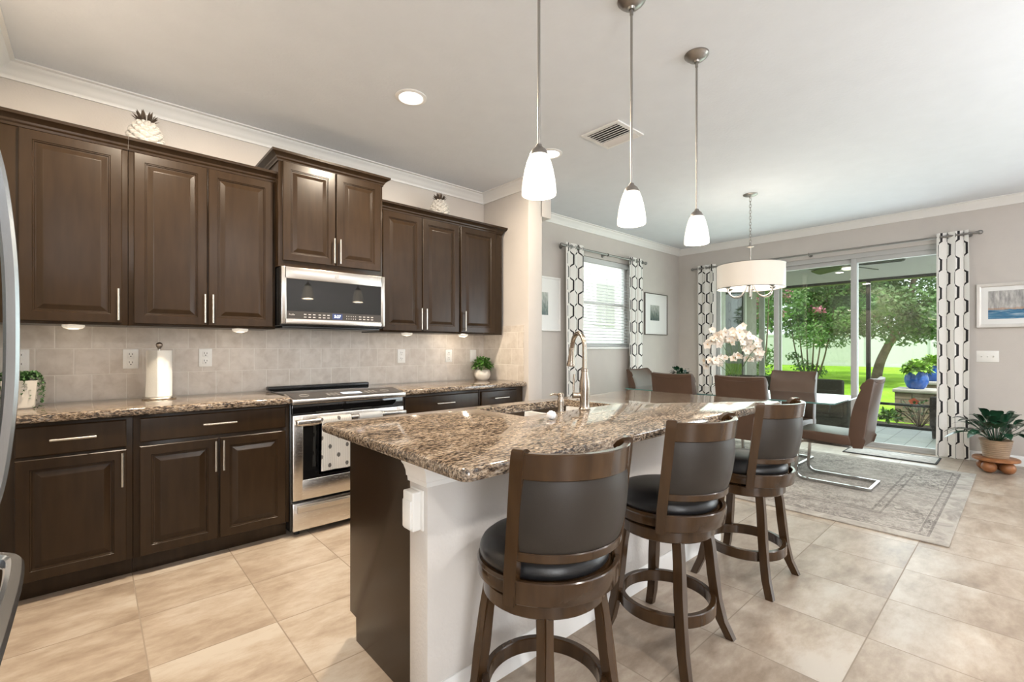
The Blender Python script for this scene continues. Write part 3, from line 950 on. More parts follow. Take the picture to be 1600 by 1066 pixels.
base_cabinet('narrow dark drawer cabinet at the right end below the potted green plant', 2.517, 3.050,
             [(2.535, 2.955, 0.715, 0.850)], [(2.535, 2.955, 0.105, 0.70, 2.555)])
for lab, a, b in (('brown speckled granite worktop left of the stove, under the paper towel', XL + 0.002, 0.948),
                  ('brown speckled granite worktop right of the stove, under the small round pot', 1.762, PX0 - 0.011)):
    bm = BM(); box(bm, a, b, BY - 0.028, W - 0.011, 0.874, 0.915, 0.012, 4)
    tag(obj('worktop', bm, M['granite']), lab, 'worktop')

# under-cabinet puck lights
for x, lab in ((-0.084, 'small white puck light under the far left wall cabinet'), (0.745, 'small white puck light under the cabinet left of the microwave'),
               (2.02, 'small white puck light under the two-door cabinet right of the microwave'), (2.62, 'small white puck light under the last wall cabinet on the right')):
    bm = BM(); lathe(bm, [(0.001, 0), (0.048, 0), (0.048, -0.010), (0.040, -0.019), (0.020, -0.024), (0.001, -0.025)])
    p = tag(obj('puck_light', bm, M['puck']), lab, 'light', 'puck lights under the wall cabinets')
    p.location = (x, 3.60, 1.3655)
    lamp('POINT', 'puck_bulb', (x, 3.60, 1.325), 1.5 if x > 2.5 else 0.2, WARM, shadow_soft_size=0.02)

# outlets on the backsplash
def outlet(x, z, lab, switch=False):
    t = thing('wall_outlet', lab, 'outlet', (x, W - 0.010, z), 0, 'outlets on the backsplash')
    bm = BM(); box(bm, -0.039, 0.039, -0.006, 0, -0.062, 0.062, 0.004); obj('cover_plate', bm, M['white'], t)
    if not switch:
        for s in (-1, 1):
            bm = BM(); box(bm, -0.018, 0.018, -0.009, -0.005, s * 0.026 - 0.019, s * 0.026 + 0.019, 0.006)
            sk = obj('socket', bm, M['white'], t)
            bm = BM()
            box(bm, -0.009, -0.006, -0.0096, -0.008, s * 0.026, s * 0.026 + 0.012)
            box(bm, 0.006, 0.009, -0.0096, -0.008, s * 0.026, s * 0.026 + 0.010)
            cyl(bm, (0, -0.0096, s * 0.026 - 0.009), (0, -0.008, s * 0.026 - 0.009), 0.0035, seg=10)
            obj('slots', bm, M['dark_slot'], sk)
    else:
        bm = BM(); box(bm, -0.016, 0.016, -0.010, -0.005, -0.032, 0.032, 0.003); obj('rocker', bm, M['white'], t)
outlet(-0.312, 1.165, 'white wall outlet above the trailing plant at the far left')
outlet(0.177, 1.165, 'white wall outlet just left of the paper towel roll')
outlet(0.580, 1.168, 'white wall outlet between the paper towel and the stove')
outlet(2.095, 1.162, 'white wall outlet nearest the stove on its right side')
outlet(2.616, 1.158, 'white wall outlet midway between stove and potted green plant')
outlet(2.918, 1.155, 'white wall plate half behind the potted green plant', True)

# ================================================================== microwave and range
t = thing('microwave', 'stainless steel over-the-range microwave with dark glass door', 'microwave', (1.331, 3.6, 1.40))
MX0, MX1, MZ0, MZ1, MY = 0.950, 1.712, 1.403, 1.797, 3.395
bm = BM(); box(bm, MX0, MX1, MY + 0.035, W - 0.011, MZ0 - 0.012, MZ1, 0.004); obj('body', bm, M['black'], t, world=True)
bm = BM()
L = [[(MX0, MY + 0.034, MZ0), (MX1, MY + 0.034, MZ0), (MX1, MY + 0.034, MZ1), (MX0, MY + 0.034, MZ1)]]
box(bm, MX0, MX0 + 0.033, MY, MY + 0.034, MZ0, MZ1, 0.004)
box(bm, MX1 - 0.033, MX1, MY, MY + 0.034, MZ0, MZ1, 0.004)
box(bm, MX0 + 0.02, MX1 - 0.02, MY, MY + 0.034, MZ1 - 0.082, MZ1, 0.004)
box(bm, MX0 + 0.02, MX1 - 0.02, MY, MY + 0.034, MZ0, MZ0 + 0.036, 0.004)
dr = obj('door_frame', bm, M['steel'], t, world=True)
bm = BM(); box(bm, MX0 + 0.033, MX1 - 0.033, MY + 0.004, MY + 0.03, MZ0 + 0.089, MZ1 - 0.082); obj('door_glass', bm, M['blackglass'], t, world=True, smooth=0)
bm = BM(); box(bm, MX0 + 0.033, MX1 - 0.033, MY + 0.003, MY + 0.03, MZ0 + 0.036, MZ0 + 0.089); cp = obj('control_panel', bm, M['panelblack'], t, world=True, smooth=0)
bm = BM(); box(bm, 1.298, 1.372, MY + 0.0015, MY + 0.004, MZ0 + 0.042, MZ0 + 0.083); obj('display', bm, M['displayblue'], cp, world=True)
letters('5:27', 0.028, 0.0004, M['digits'], 'clock_digits', cp, (1.335, MY + 0.001, MZ0 + 0.0625), (1, 0, 0), (0, 0, 1))
letters('Profile', 0.015, 0.0003, M['print'], 'panel_lettering', cp, (1.018, MY + 0.0025, MZ0 + 0.064), (1, 0, 0), (0, 0, 1))
for r in (0, 1):
    keys = [(1.098 + k * 0.031 + (0.008 if k > 2 else 0), 0.017) for k in range(6)] + [(1.402 + k * 0.017, 0.005) for k in range(5)] + [(1.500 + k * 0.032, 0.018) for k in range(4)]
    for a, w in keys:
        bm = BM(); box(bm, a, a + w, MY + 0.002, MY + 0.0035, MZ0 + 0.047 + r * 0.019, MZ0 + 0.053 + r * 0.019)
        obj('key', bm, M['print'], cp, world=True, smooth=0)
# round maker's emblem
bm = BM()
cyl(bm, (1.331, MY - 0.002, 1.757), (1.331, MY + 0.002, 1.757), 0.017, seg=32)
em = obj('emblem', bm, M['nickel'], t, world=True)
bm = BM()
tube(bm, [(1.331 + 0.0145 * math.cos(a), MY - 0.0022, 1.757 + 0.0145 * math.sin(a)) for a in [2 * PI * i / 32 for i in range(32)]], 0.0010, 6, True)
tube(bm, smooth_path([(1.329, MY - 0.0024, 1.764), (1.323, MY - 0.0024, 1.766), (1.320, MY - 0.0024, 1.757), (1.324, MY - 0.0024, 1.749), (1.330, MY - 0.0024, 1.751), (1.331, MY - 0.0024, 1.757), (1.326, MY - 0.0024, 1.757)], 5), 0.0011, 6)
tube(bm, smooth_path([(1.341, MY - 0.0024, 1.763), (1.336, MY - 0.0024, 1.766), (1.334, MY - 0.0024, 1.760), (1.338, MY - 0.0024, 1.757), (1.333, MY - 0.0024, 1.752), (1.337, MY - 0.0024, 1.748), (1.342, MY - 0.0024, 1.751)], 5), 0.0011, 6)
obj('emblem_relief', bm, M['pewter'], em, world=True)
bm = BM(); box(bm, MX0 + 0.02, MX1 - 0.02, MY + 0.05, W - 0.12, MZ0 - 0.03, MZ0 - 0.012, 0.004); obj('grease_vent', bm, M['black'], t, world=True)

t = thing('stove', 'stainless steel slide-in electric stove with black glass oven door', 'stove', (1.355, 3.5, 0))
RX0, RX1, RY = 0.951, 1.759, 3.185
bm = BM(); box(bm, RX0, RX1, RY + 0.03, W - 0.02, 0.03, 0.895, 0.003); obj('body', bm, M['black'], t, world=True)
bm = BM(); box(bm, RX0 + 0.006, RX1 - 0.006, RY + 0.15, W - 0.08, 0.895, 0.921, 0.003); obj('glass_cooktop', bm, M['blackglass'], t, world=True)
bm = BM(); box(bm, RX0 + 0.01, RX1 - 0.01, W - 0.085, W - 0.02, 0.915, 0.945, 0.008, 3); obj('rear_vent_trim', bm, M['black'], t, world=True)
bm = BM()   # sloping front control panel
prism(bm, [(RY - 0.035, 0.885), (RY - 0.030, 0.900), (RY + 0.155, 0.926), (RY + 0.155, 0.90), (RY + 0.03, 0.86), (RY - 0.03, 0.868)], 'x', RX0 - 0.002, RX1 + 0.002, 0.003)
cp = obj('control_housing', bm, M['steel'], t, world=True)
bm = BM()
prism(bm, [(RY - 0.020, 0.9022), (RY - 0.020, 0.9042), (RY + 0.150, 0.9278), (RY + 0.150, 0.9258)], 'x', RX0 + 0.012, RX1 - 0.012)
gp = obj('touch_panel', bm, M['panelblack'], cp, world=True)
def onpanel(y, dz=0.0008):
    return 0.9042 + (y - RY + 0.020) / 0.170 * 0.0236 + dz
bm = BM(); ya, yb = RY + 0.03, RY + 0.085
prism(bm, [(ya, onpanel(ya, -0.001)), (ya, onpanel(ya)), (yb, onpanel(yb)), (yb, onpanel(yb, -0.001))], 'x', 1.305, 1.445)
obj('display', bm, M['screen'], gp, world=True)
bm = BM()
for k in range(3):
    for r in range(3):
        y = RY + 0.02 + r * 0.028
        prism(bm, [(y, onpanel(y, -0.001)), (y, onpanel(y)), (y + 0.006, onpanel(y + 0.006)), (y + 0.006, onpanel(y + 0.006, -0.001))], 'x', 1.20 + k * 0.03, 1.215 + k * 0.03)
        prism(bm, [(y, onpanel(y, -0.001)), (y, onpanel(y)), (y + 0.006, onpanel(y + 0.006)), (y + 0.006, onpanel(y + 0.006, -0.001))], 'x', 1.48 + k * 0.03, 1.495 + k * 0.03)
obj('key_print', bm, M['print'], gp, world=True)
bm = BM()
for cx in (1.05, 1.63):
    tube(bm, [(cx + 0.03 * math.cos(a), RY + 0.06 + 0.03 * math.sin(a), onpanel(RY + 0.06 + 0.03 * math.sin(a))) for a in [2 * PI * i / 28 for i in range(28)]], 0.0009, 5, True)
obj('burner_dial_print', bm, M['print'], gp, world=True)
bm = BM(); box(bm, RX0 + 0.004, RX1 - 0.004, RY, RY + 0.035, 0.80, 0.866, 0.004); obj('front_fascia', bm, M['blackglass'], t, world=True)
# oven door
bm = BM()
DZ0, DZ1 = 0.238, 0.795
box(bm, RX0 + 0.006, RX0 + 0.07, RY - 0.012, RY + 0.03, DZ0, DZ1, 0.005)
box(bm, RX1 - 0.07, RX1 - 0.006, RY - 0.012, RY + 0.03, DZ0, DZ1, 0.005)
box(bm, RX0 + 0.06, RX1 - 0.06, RY - 0.012, RY + 0.03, DZ1 - 0.075, DZ1, 0.005)
box(bm, RX0 + 0.06, RX1 - 0.06, RY - 0.012, RY + 0.03, DZ0, DZ0 + 0.13, 0.005)
od = obj('oven_door', bm, M['steel'], t, world=True)
bm = BM(); box(bm, RX0 + 0.068, RX1 - 0.068, RY - 0.008, RY + 0.02, DZ0 + 0.128, DZ1 - 0.073); obj('oven_window', bm, M['blackglass'], od, world=True, smooth=0)
bm = BM()
box(bm, RX0 + 0.012, RX1 - 0.012, RY - 0.075, RY - 0.045, 0.735, 0.772, 0.010, 3)
for x in (RX0 + 0.035, RX1 - 0.035):
    box(bm, x - 0.018, x + 0.018, RY - 0.05, RY - 0.008, 0.738, 0.770, 0.006)
hd = obj('oven_handle', bm, M['steel'], od, world=True)
letters('Profile', 0.017, 0.0003, M['pewter'], 'handle_lettering', od, (RX0 + 0.075, RY - 0.0755, 0.753), (1, 0, 0), (0, 0, 1))
bm = BM(); box(bm, RX0 + 0.006, RX1 - 0.006, RY - 0.012, RY + 0.03, 0.04, 0.222, 0.005); dw = obj('warming_drawer', bm, M['steel'], t, world=True)
bm = BM(); prism(bm, [(RY - 0.012, 0.155), (RY - 0.036, 0.165), (RY - 0.036, 0.195), (RY - 0.020, 0.203), (RY - 0.012, 0.203)], 'x', RX0 + 0.03, RX1 - 0.03, 0.003)
obj('drawer_pull', bm, M['steel'], dw, world=True)
for x in (RX0 + 0.05, RX1 - 0.05):
    bm = BM(); cyl(bm, (x, RY + 0.06, 0), (x, RY + 0.06, 0.035), 0.018); obj('foot', bm, M['black'], t, world=True)

# two towels on the oven handle
def hung_towel(name, label, x0, x1, drop_front, drop_back, mat, thick, skew=0.0):
    bm = BM()
    hy, hz, rr = RY - 0.060, 0.755, 0.0225
    def fn(u, v):
        # v: 0 front bottom -> over the bar -> 1 back bottom
        L1, L2, L3 = drop_front, PI * rr, drop_back
        s = v * (L1 + L2 + L3)
        x = x0 + (x1 - x0) * u
        rip = 0.004 * math.sin(u * 9 + 1.0) + 0.002 * math.sin(u * 23)
        if s < L1:
            z, y = hz - (L1 - s), hy - rr - rip * (L1 - s) / L1 - 0.004
            x += skew * (L1 - s)
        elif s < L1 + L2:
            a = (s - L1) / rr
            y, z = hy - (rr + 0.004) * math.cos(a), hz + (rr + 0.002) * math.sin(a)
        else:
            z, y = hz - (s - L1 - L2), hy + rr - 0.002
            x += skew * (s - L1 - L2) * 0.5
        return (x, y, z)
    tot = drop_front + PI * rr + drop_back
    grid(bm, fn, 24, 60, lambda u, v: (u * (x1 - x0), v * tot), thick)
    return tag(obj(name, bm, mat), label, 'towel')
hung_towel('tea_towel', 'white striped tea towel with dark printed motifs over the oven handle', 1.115, 1.315, 0.33, 0.36, M['towel'], 0.003, -0.02)
hung_towel('dish_cloth', 'plain pale grey cloth over the right half of the oven handle', 1.375, 1.545, 0.20, 0.16, M['towelgrey'], 0.003)

# ================================================================== refrigerator at the left edge
t = thing('refrigerator', 'stainless steel refrigerator with bowed handles at the left edge', 'refrigerator', (-0.6, 0.98, 0))
bm = BM(); box(bm, -0.98, -0.245, 0.53, 1.45, 0.03, 1.78, 0.01); obj('body', bm, M['black'], t, world=True)
bm = BM(); box(bm, -0.245, -0.185, 0.53, 1.45, 0.86, 1.78, 0.012); fd = obj('door', bm, M['fridgesteel'], t, world=True)
bm = BM(); box(bm, -0.245, -0.185, 0.53, 1.45, 0.08, 0.85, 0.012); zd = obj('freezer_drawer', bm, M['fridgesteel'], t, world=True)
SQ = [(1, 0.55), (0.55, 1), (-0.55, 1), (-1, 0.55), (-1, -0.55), (-0.55, -1), (0.55, -1), (1, -0.55)]
bm = BM()
pts = smooth_path([(-0.188, 1.36, 0.865), (-0.160, 1.36, 0.895), (-0.140, 1.36, 0.97), (-0.125, 1.36, 1.12), (-0.1215, 1.36, 1.26), (-0.125, 1.36, 1.42), (-0.140, 1.36, 1.58), (-0.162, 1.36, 1.67), (-0.188, 1.36, 1.70)], 8)
tube(bm, pts, 0.0115, sect=SQ); obj('door_handle', bm, M['fridgesteel'], fd, world=True)
bm = BM()
pts = smooth_path([(-0.190, 1.395, 0.810), (-0.150, 1.395, 0.806), (-0.126, 1.382, 0.80), (-0.117, 1.34, 0.795), (-0.112, 1.2, 0.79), (-0.112, 0.9, 0.79), (-0.125, 0.66, 0.79), (-0.19, 0.60, 0.80)], 8)
tube(bm, pts, 0.0135, sect=SQ); obj('freezer_handle', bm, M['fridgesteel'], zd, world=True)

# ================================================================== island
IX0, IX1, IY0, IY1, IZ = 0.722, 3.09, 0.985, 2.035, 0.914
SX0, SX1, SYA, SYB = 1.50, 2.19, 1.575, 1.925     # sink cut-out
t = thing('kitchen_island', 'kitchen island with dark end panel and white textured stool-side wall', 'island', (1.9, 1.6, 0))
bm = BM()
box(bm, 0.845, 2.995, 1.444, 1.895, 0.0, 0.10)
box(bm, 0.845, 2.995, 1.444, 1.49, 0.10, 0.874)
box(bm, 0.845, 1.45, 1.444, 1.93, 0.10, 0.874)
box(bm, 2.24, 2.995, 1.444, 1.93, 0.10, 0.874)
box(bm, 1.45, 2.24, 1.49, 1.93, 0.10, 0.62)
box(bm, 1.45, 2.24, 1.905, 1.93, 0.62, 0.874)
obj('body', bm, M['cab'], t, world=True)
bm = BM(); prism(bm, [(1.442, 0), (1.89, 0), (1.89, 0.10), (1.953, 0.10), (1.953, 0.873), (1.442, 0.873)], 'x', 0.822, 0.845, 0.0015)
obj('end_panel', bm, M['cab'], t, world=True)
x = 0.86
for w in (0.45, 0.40, 0.40, 0.42, 0.42):
    bm = BM(); box(bm, x, x + w - 0.006, 1.931, 1.953, 0.11, 0.86, 0.003)
    d = obj('door', bm, M['cab'], t, world=True)
    bar_pull(d, (x + w - 0.05, 1.952, 0.66), (x + w - 0.05, 1.952, 0.84), (0, 1, 0))
    x += w
bm = BM(); box(bm, 0.820, 2.995, 1.325, 1.442, 0, 0.873, 0.004); obj('stool_side_wall', bm, M['knee'], t, world=True)
CAP = [(0, 0), (0, -0.098), (0.007, -0.098), (0.009, -0.082), (0.014, -0.078), (0.016, -0.060), (0.024, -0.040), (0.032, -0.030), (0.034, -0.012), (0.038, -0.010), (0.038, 0)]
bm = BM(); mould(bm, [(0.820, 1.442), (0.820, 1.325), (2.995, 1.325), (2.995, 1.442)], CAP, 0.873, side=-1)
obj('cap_moulding', bm, M['trim'], t, world=True, smooth=25)
bm = BM(); mould(bm, [(0.820, 1.325), (2.995, 1.325)], BASE, 0, side=-1); obj('baseboard', bm, M['trim'], t, world=True)

# granite top with sink opening and bullnose edge
bm = BM()
def slab_with_hole(bm, x0, x1, y0, y1, hx0, hx1, hy0, hy1, z0, z1, r, er):
    def rr(x0, x1, y0, y1, r, n=6):
        pts = []
        for cx, cy, a0 in ((x1 - r, y1 - r, 0), (x0 + r, y1 - r, 90), (x0 + r, y0 + r, 180), (x1 - r, y0 + r, 270)):
            for k in range(n + 1):
                a = math.radians(a0 + 90 * k / n)
                pts.append((cx + r * math.cos(a), cy + r * math.sin(a)))
        return pts
    prof = [(er, z0), (er * 0.3, z0 + er * 0.3), (0, z0 + er), (0, z1 - er), (er * 0.3, z1 - er * 0.3), (er, z1)]
    outer = [[(px, py, z) for px, py in rr(x0 + i, x1 - i, y0 + i, y1 - i, max(0.002, r - i))] for i, z in prof]
    e2 = 0.003
    prof2 = [(0, z1), (e2, z1 - e2), (e2, z0)]
    inner = [[(px, py, z) for px, py in rr(hx0 + i - e2, hx1 - i + e2, hy0 + i - e2, hy1 - i + e2, 0.012)] for i, z in prof2]
    loops = outer + inner
    vs = [[bm.verts.new(p) for p in lp] for lp in loops]
    n = len(vs[0])
    m = len(vs)
    for i in range(m):
        a, b = vs[i], vs[(i + 1) % m]
        for j in range(n):
            k = (j + 1) % n
            bm.faces.new((a[j], a[k], b[k], b[j]))
slab_with_hole(bm, IX0, IX1, IY0, IY1, SX0, SX1, SYA, SYB, 0.874, IZ, 0.035, 0.014)
tag(obj('island_worktop', bm, M['granite']), 'large brown speckled granite island top with the sink cut into it', 'worktop')

t = thing('sink', 'stainless steel double-bowl sink set into the granite island', 'sink', (1.845, 1.75, 0.66))
def bowl(x0, x1, y0, y1, ztop, zbot):
    bm = BM()
    def rr(i, r):
        return [(max(x0 + i, min(x1 - i, p)), q) for p, q in rrpts(x0 + i, x1 - i, y0 + i, y1 - i, r)]
    def rrpts(a, b, c, d, r, n=5):
        pts = []
        for cx, cy, a0 in ((b - r, d - r, 0), (a + r, d - r, 90), (a + r, c + r, 180), (b - r, c + r, 270)):
            for k in range(n + 1):
                g = math.radians(a0 + 90 * k / n)
                pts.append((cx + r * math.cos(g), cy + r * math.sin(g)))
        return pts
    L = []
    for i, z, r in ((-0.02, zbot - 0.003, 0.05), (-0.02, ztop, 0.05), (0, ztop, 0.045), (0.008, zbot + 0.03, 0.045), (0.02, zbot + 0.008, 0.04), (0.05, zbot, 0.03)):
        L.append([(p, q, z) for p, q in rrpts(x0 + i, x1 - i, y0 + i, y1 - i, r)])
    rings(bm, L)
    return bm
for a, b in ((SX0 + 0.005, 1.83), (1.865, SX1 - 0.005)):
    bw = obj('bowl', bowl(a, b, SYA + 0.005, SYB - 0.005, 0.8735, 0.69), M['sinksteel'], t, world=True)
    bm = BM(); lathe(bm, [(0.001, 0), (0.042, 0), (0.042, 0.004), (0.03, 0.005), (0.001, 0.002)], ((a + b) / 2, 1.75, 0.690), 24)
    obj('drain', bm, M['chrome'], bw, world=True)

# pull-down faucet
FX, FY = 1.895, 1.535
t = thing('faucet', 'tall brushed nickel gooseneck pull-down faucet on the granite island', 'faucet', (FX, FY, IZ))
bm = BM(); lathe(bm, [(0.001, 0), (0.030, 0), (0.031, 0.006), (0.027, 0.012), (0.025, 0.03), (0.0255, 0.06), (0.028, 0.11), (0.026, 0.15), (0.019, 0.185), (0.0175, 0.20), (0.0195, 0.202), (0.0195, 0.212), (0.015, 0.215), (0.001, 0.216)]); obj('base', bm, M['bronze_nickel'], t)
bm = BM()
dirx, diry = 0.42, 0.907      # spout swings towards the bowl
arc = [(0, 0, 0.21), (0, 0, 0.28), (0, 0, 0.325)]
R_ = 0.075
for k in range(1, 13):
    a = PI * k / 12
    if a > PI * 0.93: break
    o_ = R_ * (1 - math.cos(a))
    arc.append((dirx * o_, diry * o_, 0.325 + R_ * math.sin(a)))
ex = R_ * (1 - math.cos(PI * 0.92))
arc.append((dirx * (ex + 0.008), diry * (ex + 0.008), 0.32))
tube(bm, arc, 0.0125, 14); obj('gooseneck', bm, M['bronze_nickel'], t)
bm = BM()
sp0 = Vector((dirx * (ex + 0.008), diry * (ex + 0.008), 0.325)); sd = Vector((dirx * 0.16, diry * 0.16, -1)).normalized()
seq = [(0, 0.0135), (0.012, 0.0145), (0.03, 0.015), (0.075, 0.0195), (0.088, 0.0215), (0.092, 0.0235), (0.104, 0.0235), (0.106, 0.019)]
tube(bm, [sp0 + sd * s for s, r in seq], [r for s, r in seq], 18); obj('spray_head', bm, M['bronze_nickel'], t)
bm = BM()
hd_ = Vector((-0.80, 0.6, 0)).normalized()
tube(bm, [hd_ * 0.015 + Vector((0, 0, 0.075)), hd_ * 0.05 + Vector((0, 0, 0.075)), hd_ * 0.062 + Vector((0, 0, 0.075))], [0.014, 0.0155, 0.017], 14)
tube(bm, [hd_ * 0.056 + Vector((0, 0, 0.08)), hd_ * 0.058 + Vector((0, 0, 0.13)), hd_ * 0.055 + Vector((0, 0, 0.185))], [0.006, 0.005, 0.006], 10)
obj('lever', bm, M['bronze_nickel'], t)
t = thing('soap_dispenser', 'short brushed nickel soap dispenser left of the faucet', 'soap dispenser', (1.71, 1.535, IZ))
bm = BM(); lathe(bm, [(0.001, 0), (0.022, 0), (0.022, 0.004), (0.015, 0.010), (0.0135, 0.03), (0.016, 0.055), (0.0155, 0.07), (0.012, 0.076), (0.012, 0.088), (0.001, 0.09)]); obj('base', bm, M['bronze_nickel'], t)
bm = BM(); lathe(bm, [(0.001, 0.082), (0.0165, 0.082), (0.0165, 0.096), (0.010, 0.100), (0.001, 0.101)]); tube(bm, [(0, 0, 0.090), (-0.02, 0.03, 0.093), (-0.026, 0.047, 0.086)], [0.006, 0.005, 0.004], 10); obj('pump', bm, M['bronze_nickel'], t)
bm = BM(); blob(bm, (0, 0, 0.019), 0.021, 3, 1, 1, 0.9)
for v in bm.verts:
    v.co += v.co.normalized() * random.uniform(-0.002, 0.0025)
p = tag(obj('scrubber', bm, M['crystal']), 'small round white scrubber lying in front of the sink', 'scrubber'); p.location = (1.53, 1.43, IZ)

# plug-in device on the end of the island wall
t = thing('plug_in_light', 'white plug-in power-failure light in the outlet on the island end', 'light', (0.820, 1.385, 0.69))
bm = BM(); box(bm, -0.006, 0.0, -0.040, 0.040, -0.068, 0.068, 0.003); obj('outlet_plate', bm, M['white'], t)
bm = BM(); box(bm, -0.038, -0.006, -0.030, 0.036, -0.066, 0.064, 0.005, 3); bd = obj('housing', bm, M['white'], t)
bm = BM(); box(bm, -0.044, -0.036, -0.024, 0.030, -0.058, 0.036, 0.004, 3); obj('lens', bm, M['whiteframe'], bd)

# ================================================================== bar stools
def stool(label, loc, turn):
    t = thing('bar_stool', label, 'stool', loc, 0, 'swivel bar stools along the island')
    for sx in (-1, 1):
        for sy in (-1, 1):
            bm = BM()
            path = [(0.118, 0.50), (0.130, 0.40), (0.140, 0.28), (0.150, 0.17), (0.165, 0.08), (0.192, 0.0)]
            L = []
            for q, z in path:
                h = 0.019 if z > 0.02 else 0.018
                cx, cy = sx * q, sy * q
                ang = math.radians(45)
                pts = []
                for a, b in ((-1, -1), (1, -1), (1, 1), (-1, 1)):
                    pts.append((cx + (a * h), cy + (b * h), z))
                L.append(pts)
            rings(bm, L)
            es = [e for e in bm.edges if abs((e.verts[0].co - e.verts[1].co).z) > 0.02]
            bmesh.ops.bevel(bm, geom=es, offset=0.004, segments=2, affect='EDGES')
            obj('leg', bm, M['stoolwood'], t)
    bm = BM()
    lathe_ring = [(0.196, 0.150), (0.199, 0.153), (0.199, 0.197), (0.196, 0.200), (0.178, 0.200), (0.175, 0.197), (0.175, 0.153), (0.178, 0.150)]
    L = [[(r * math.cos(2 * PI * i / 48), r * math.sin(2 * PI * i / 48), z) for i in range(48)] for r, z in lathe_ring]
    rings(bm, L, closed=True)
    obj('foot_ring', bm, M['stoolwood'], t)
    bm = BM(); lathe(bm, [(0.001, 0.475), (0.188, 0.475), (0.193, 0.480), (0.193, 0.522), (0.188, 0.526), (0.001, 0.526)], seg=56); obj('apron', bm, M['stoolwood'], t)
    bm = BM(); lathe(bm, [(0.001, 0.526), (0.15, 0.526), (0.15, 0.537), (0.001, 0.537)], seg=40); obj('swivel_plate', bm, M['black'], t)
    sw = []
    bm = BM(); lathe(bm, [(0.001, 0.537), (0.205, 0.537), (0.212, 0.542), (0.213, 0.560), (0.209, 0.572), (0.213, 0.580), (0.208, 0.588), (0.001, 0.588)], seg=56); sw.append(obj('seat_ring', bm, M['stoolwood'], t))
    bm = BM(); lathe(bm, [(0.001, 0.588), (0.196, 0.588), (0.203, 0.594), (0.205, 0.605), (0.203, 0.618), (0.195, 0.632), (0.178, 0.645), (0.15, 0.654), (0.10, 0.660), (0.05, 0.662), (0.001, 0.662)], seg=56); sw.append(obj('seat_cushion', bm, M['blackleather'], t))
    # back: local back direction is -Y
    half = math.radians(53)
    R0 = 0.222
    def on_arc(a, z, dr=0.0):
        lean = 0.055 * max(0.0, (z - 0.55)) / 0.42
        r = R0 + dr
        return Vector((r * math.sin(a), -r * math.cos(a) - lean, z))
    def arc_slab(a0, a1, z0f, z1f, ri, ro, n=24, rnd=0.003):
        bm = BM()
        L = []
        for i in range(n + 1):
            a = a0 + (a1 - a0) * i / n
            z0, z1 = z0f(a), z1f(a)
            L.append([on_arc(a, z0, ri + rnd), on_arc(a, z0 + rnd, ri), on_arc(a, z1 - rnd, ri), on_arc(a, z1, ri + rnd),
                      on_arc(a, z1, ro - rnd), on_arc(a, z1 - rnd, ro), on_arc(a, z0 + rnd, ro), on_arc(a, z0, ro - rnd)])
        rings(bm, L)
        return bm
    C_ = lambda v: (lambda a: v)
    sw.append(obj('rear_apron', arc_slab(-half, half, C_(0.532), C_(0.598), -0.006, 0.010), M['stoolwood'], t))
    sw.append(obj('lower_rail', arc_slab(-half, half, C_(0.655), C_(0.682), -0.010, 0.010), M['stoolwood'], t))
    sw.append(obj('top_rail', arc_slab(-half, half, C_(0.884), C_(0.957), -0.011, 0.011), M['stoolwood'], t))
    bm = BM()
    L = []
    n = 24
    for i in range(n + 1):
        a = -half + 2 * half * i / n
        z0, z1 = 0.682, 0.884
        sec = []
        for ri, sgn in ((-1, 1), (1, -1)):
            for k in range(9):
                v = k / 8 if ri < 0 else 1 - k / 8
                puff = 0.006 + 0.015 * (math.sin(PI * v) ** 0.6)
                sec.append(on_arc(a, z0 + (z1 - z0) * v, ri * puff * (0.75 if ri > 0 else 1.1)))
        L.append(sec)
    rings(bm, L)
    sw.append(obj('back_pad', bm, M['greyleather'], t))
    for s in (-1, 1):
        a = s * (half + 0.065)
        bm = BM()
        tn = Vector((math.cos(a), math.sin(a), 0)) * 0.019
        rd = Vector((math.sin(a), -math.cos(a), 0))
        prof = []          # outer side up, rounded hook bending inwards, inner side down
        for z, ro in ((0.525, 0.014), (0.60, 0.014), (0.75, 0.015), (0.88, 0.017), (0.935, 0.018), (0.958, 0.018), (0.966, 0.013), (0.967, 0.002), (0.964, -0.014), (0.955, -0.030), (0.941, -0.040),
                      (0.931, -0.036), (0.938, -0.026), (0.942, -0.018), (0.940, -0.012), (0.925, -0.010), (0.88, -0.011), (0.75, -0.013), (0.60, -0.014), (0.525, -0.014)):
            prof.append(on_arc(a, z) + rd * ro)
        rings(bm, [[p - tn for p in prof], [p + tn for p in prof]])
        es = [e for f in bm.faces if len(f.verts) > 6 for e in f.edges]
        bmesh.ops.bevel(bm, geom=list(set(es)), offset=0.003, segments=2, affect='EDGES')
        sw.append(obj('back_post', bm, M['stoolwood'], t))
    for o in sw:
        o.rotation_euler = (0, 0, turn)
        o['swivel'] = 1
    return t
S1 = stool('dark wood bar stool with charcoal back, nearest the camera', (1.068, 1.03, 0), math.radians(-14))
def restool(label, loc, turn):
    c = dup(S1, loc, 0, label)
    for k in bpy.data.objects:
        if k.parent == c and 'swivel' in k:
            k.rotation_euler = (0, 0, turn)
    return c
restool('dark wood bar stool in the middle of the row of three', (1.818, 1.03, 0), math.radians(-9))
restool('dark wood bar stool at the far end of the island, nearest the rug', (2.655, 1.03, 0), math.radians(-7))
for k in bpy.data.objects:
    if 'swivel' in k:
        del k['swivel']

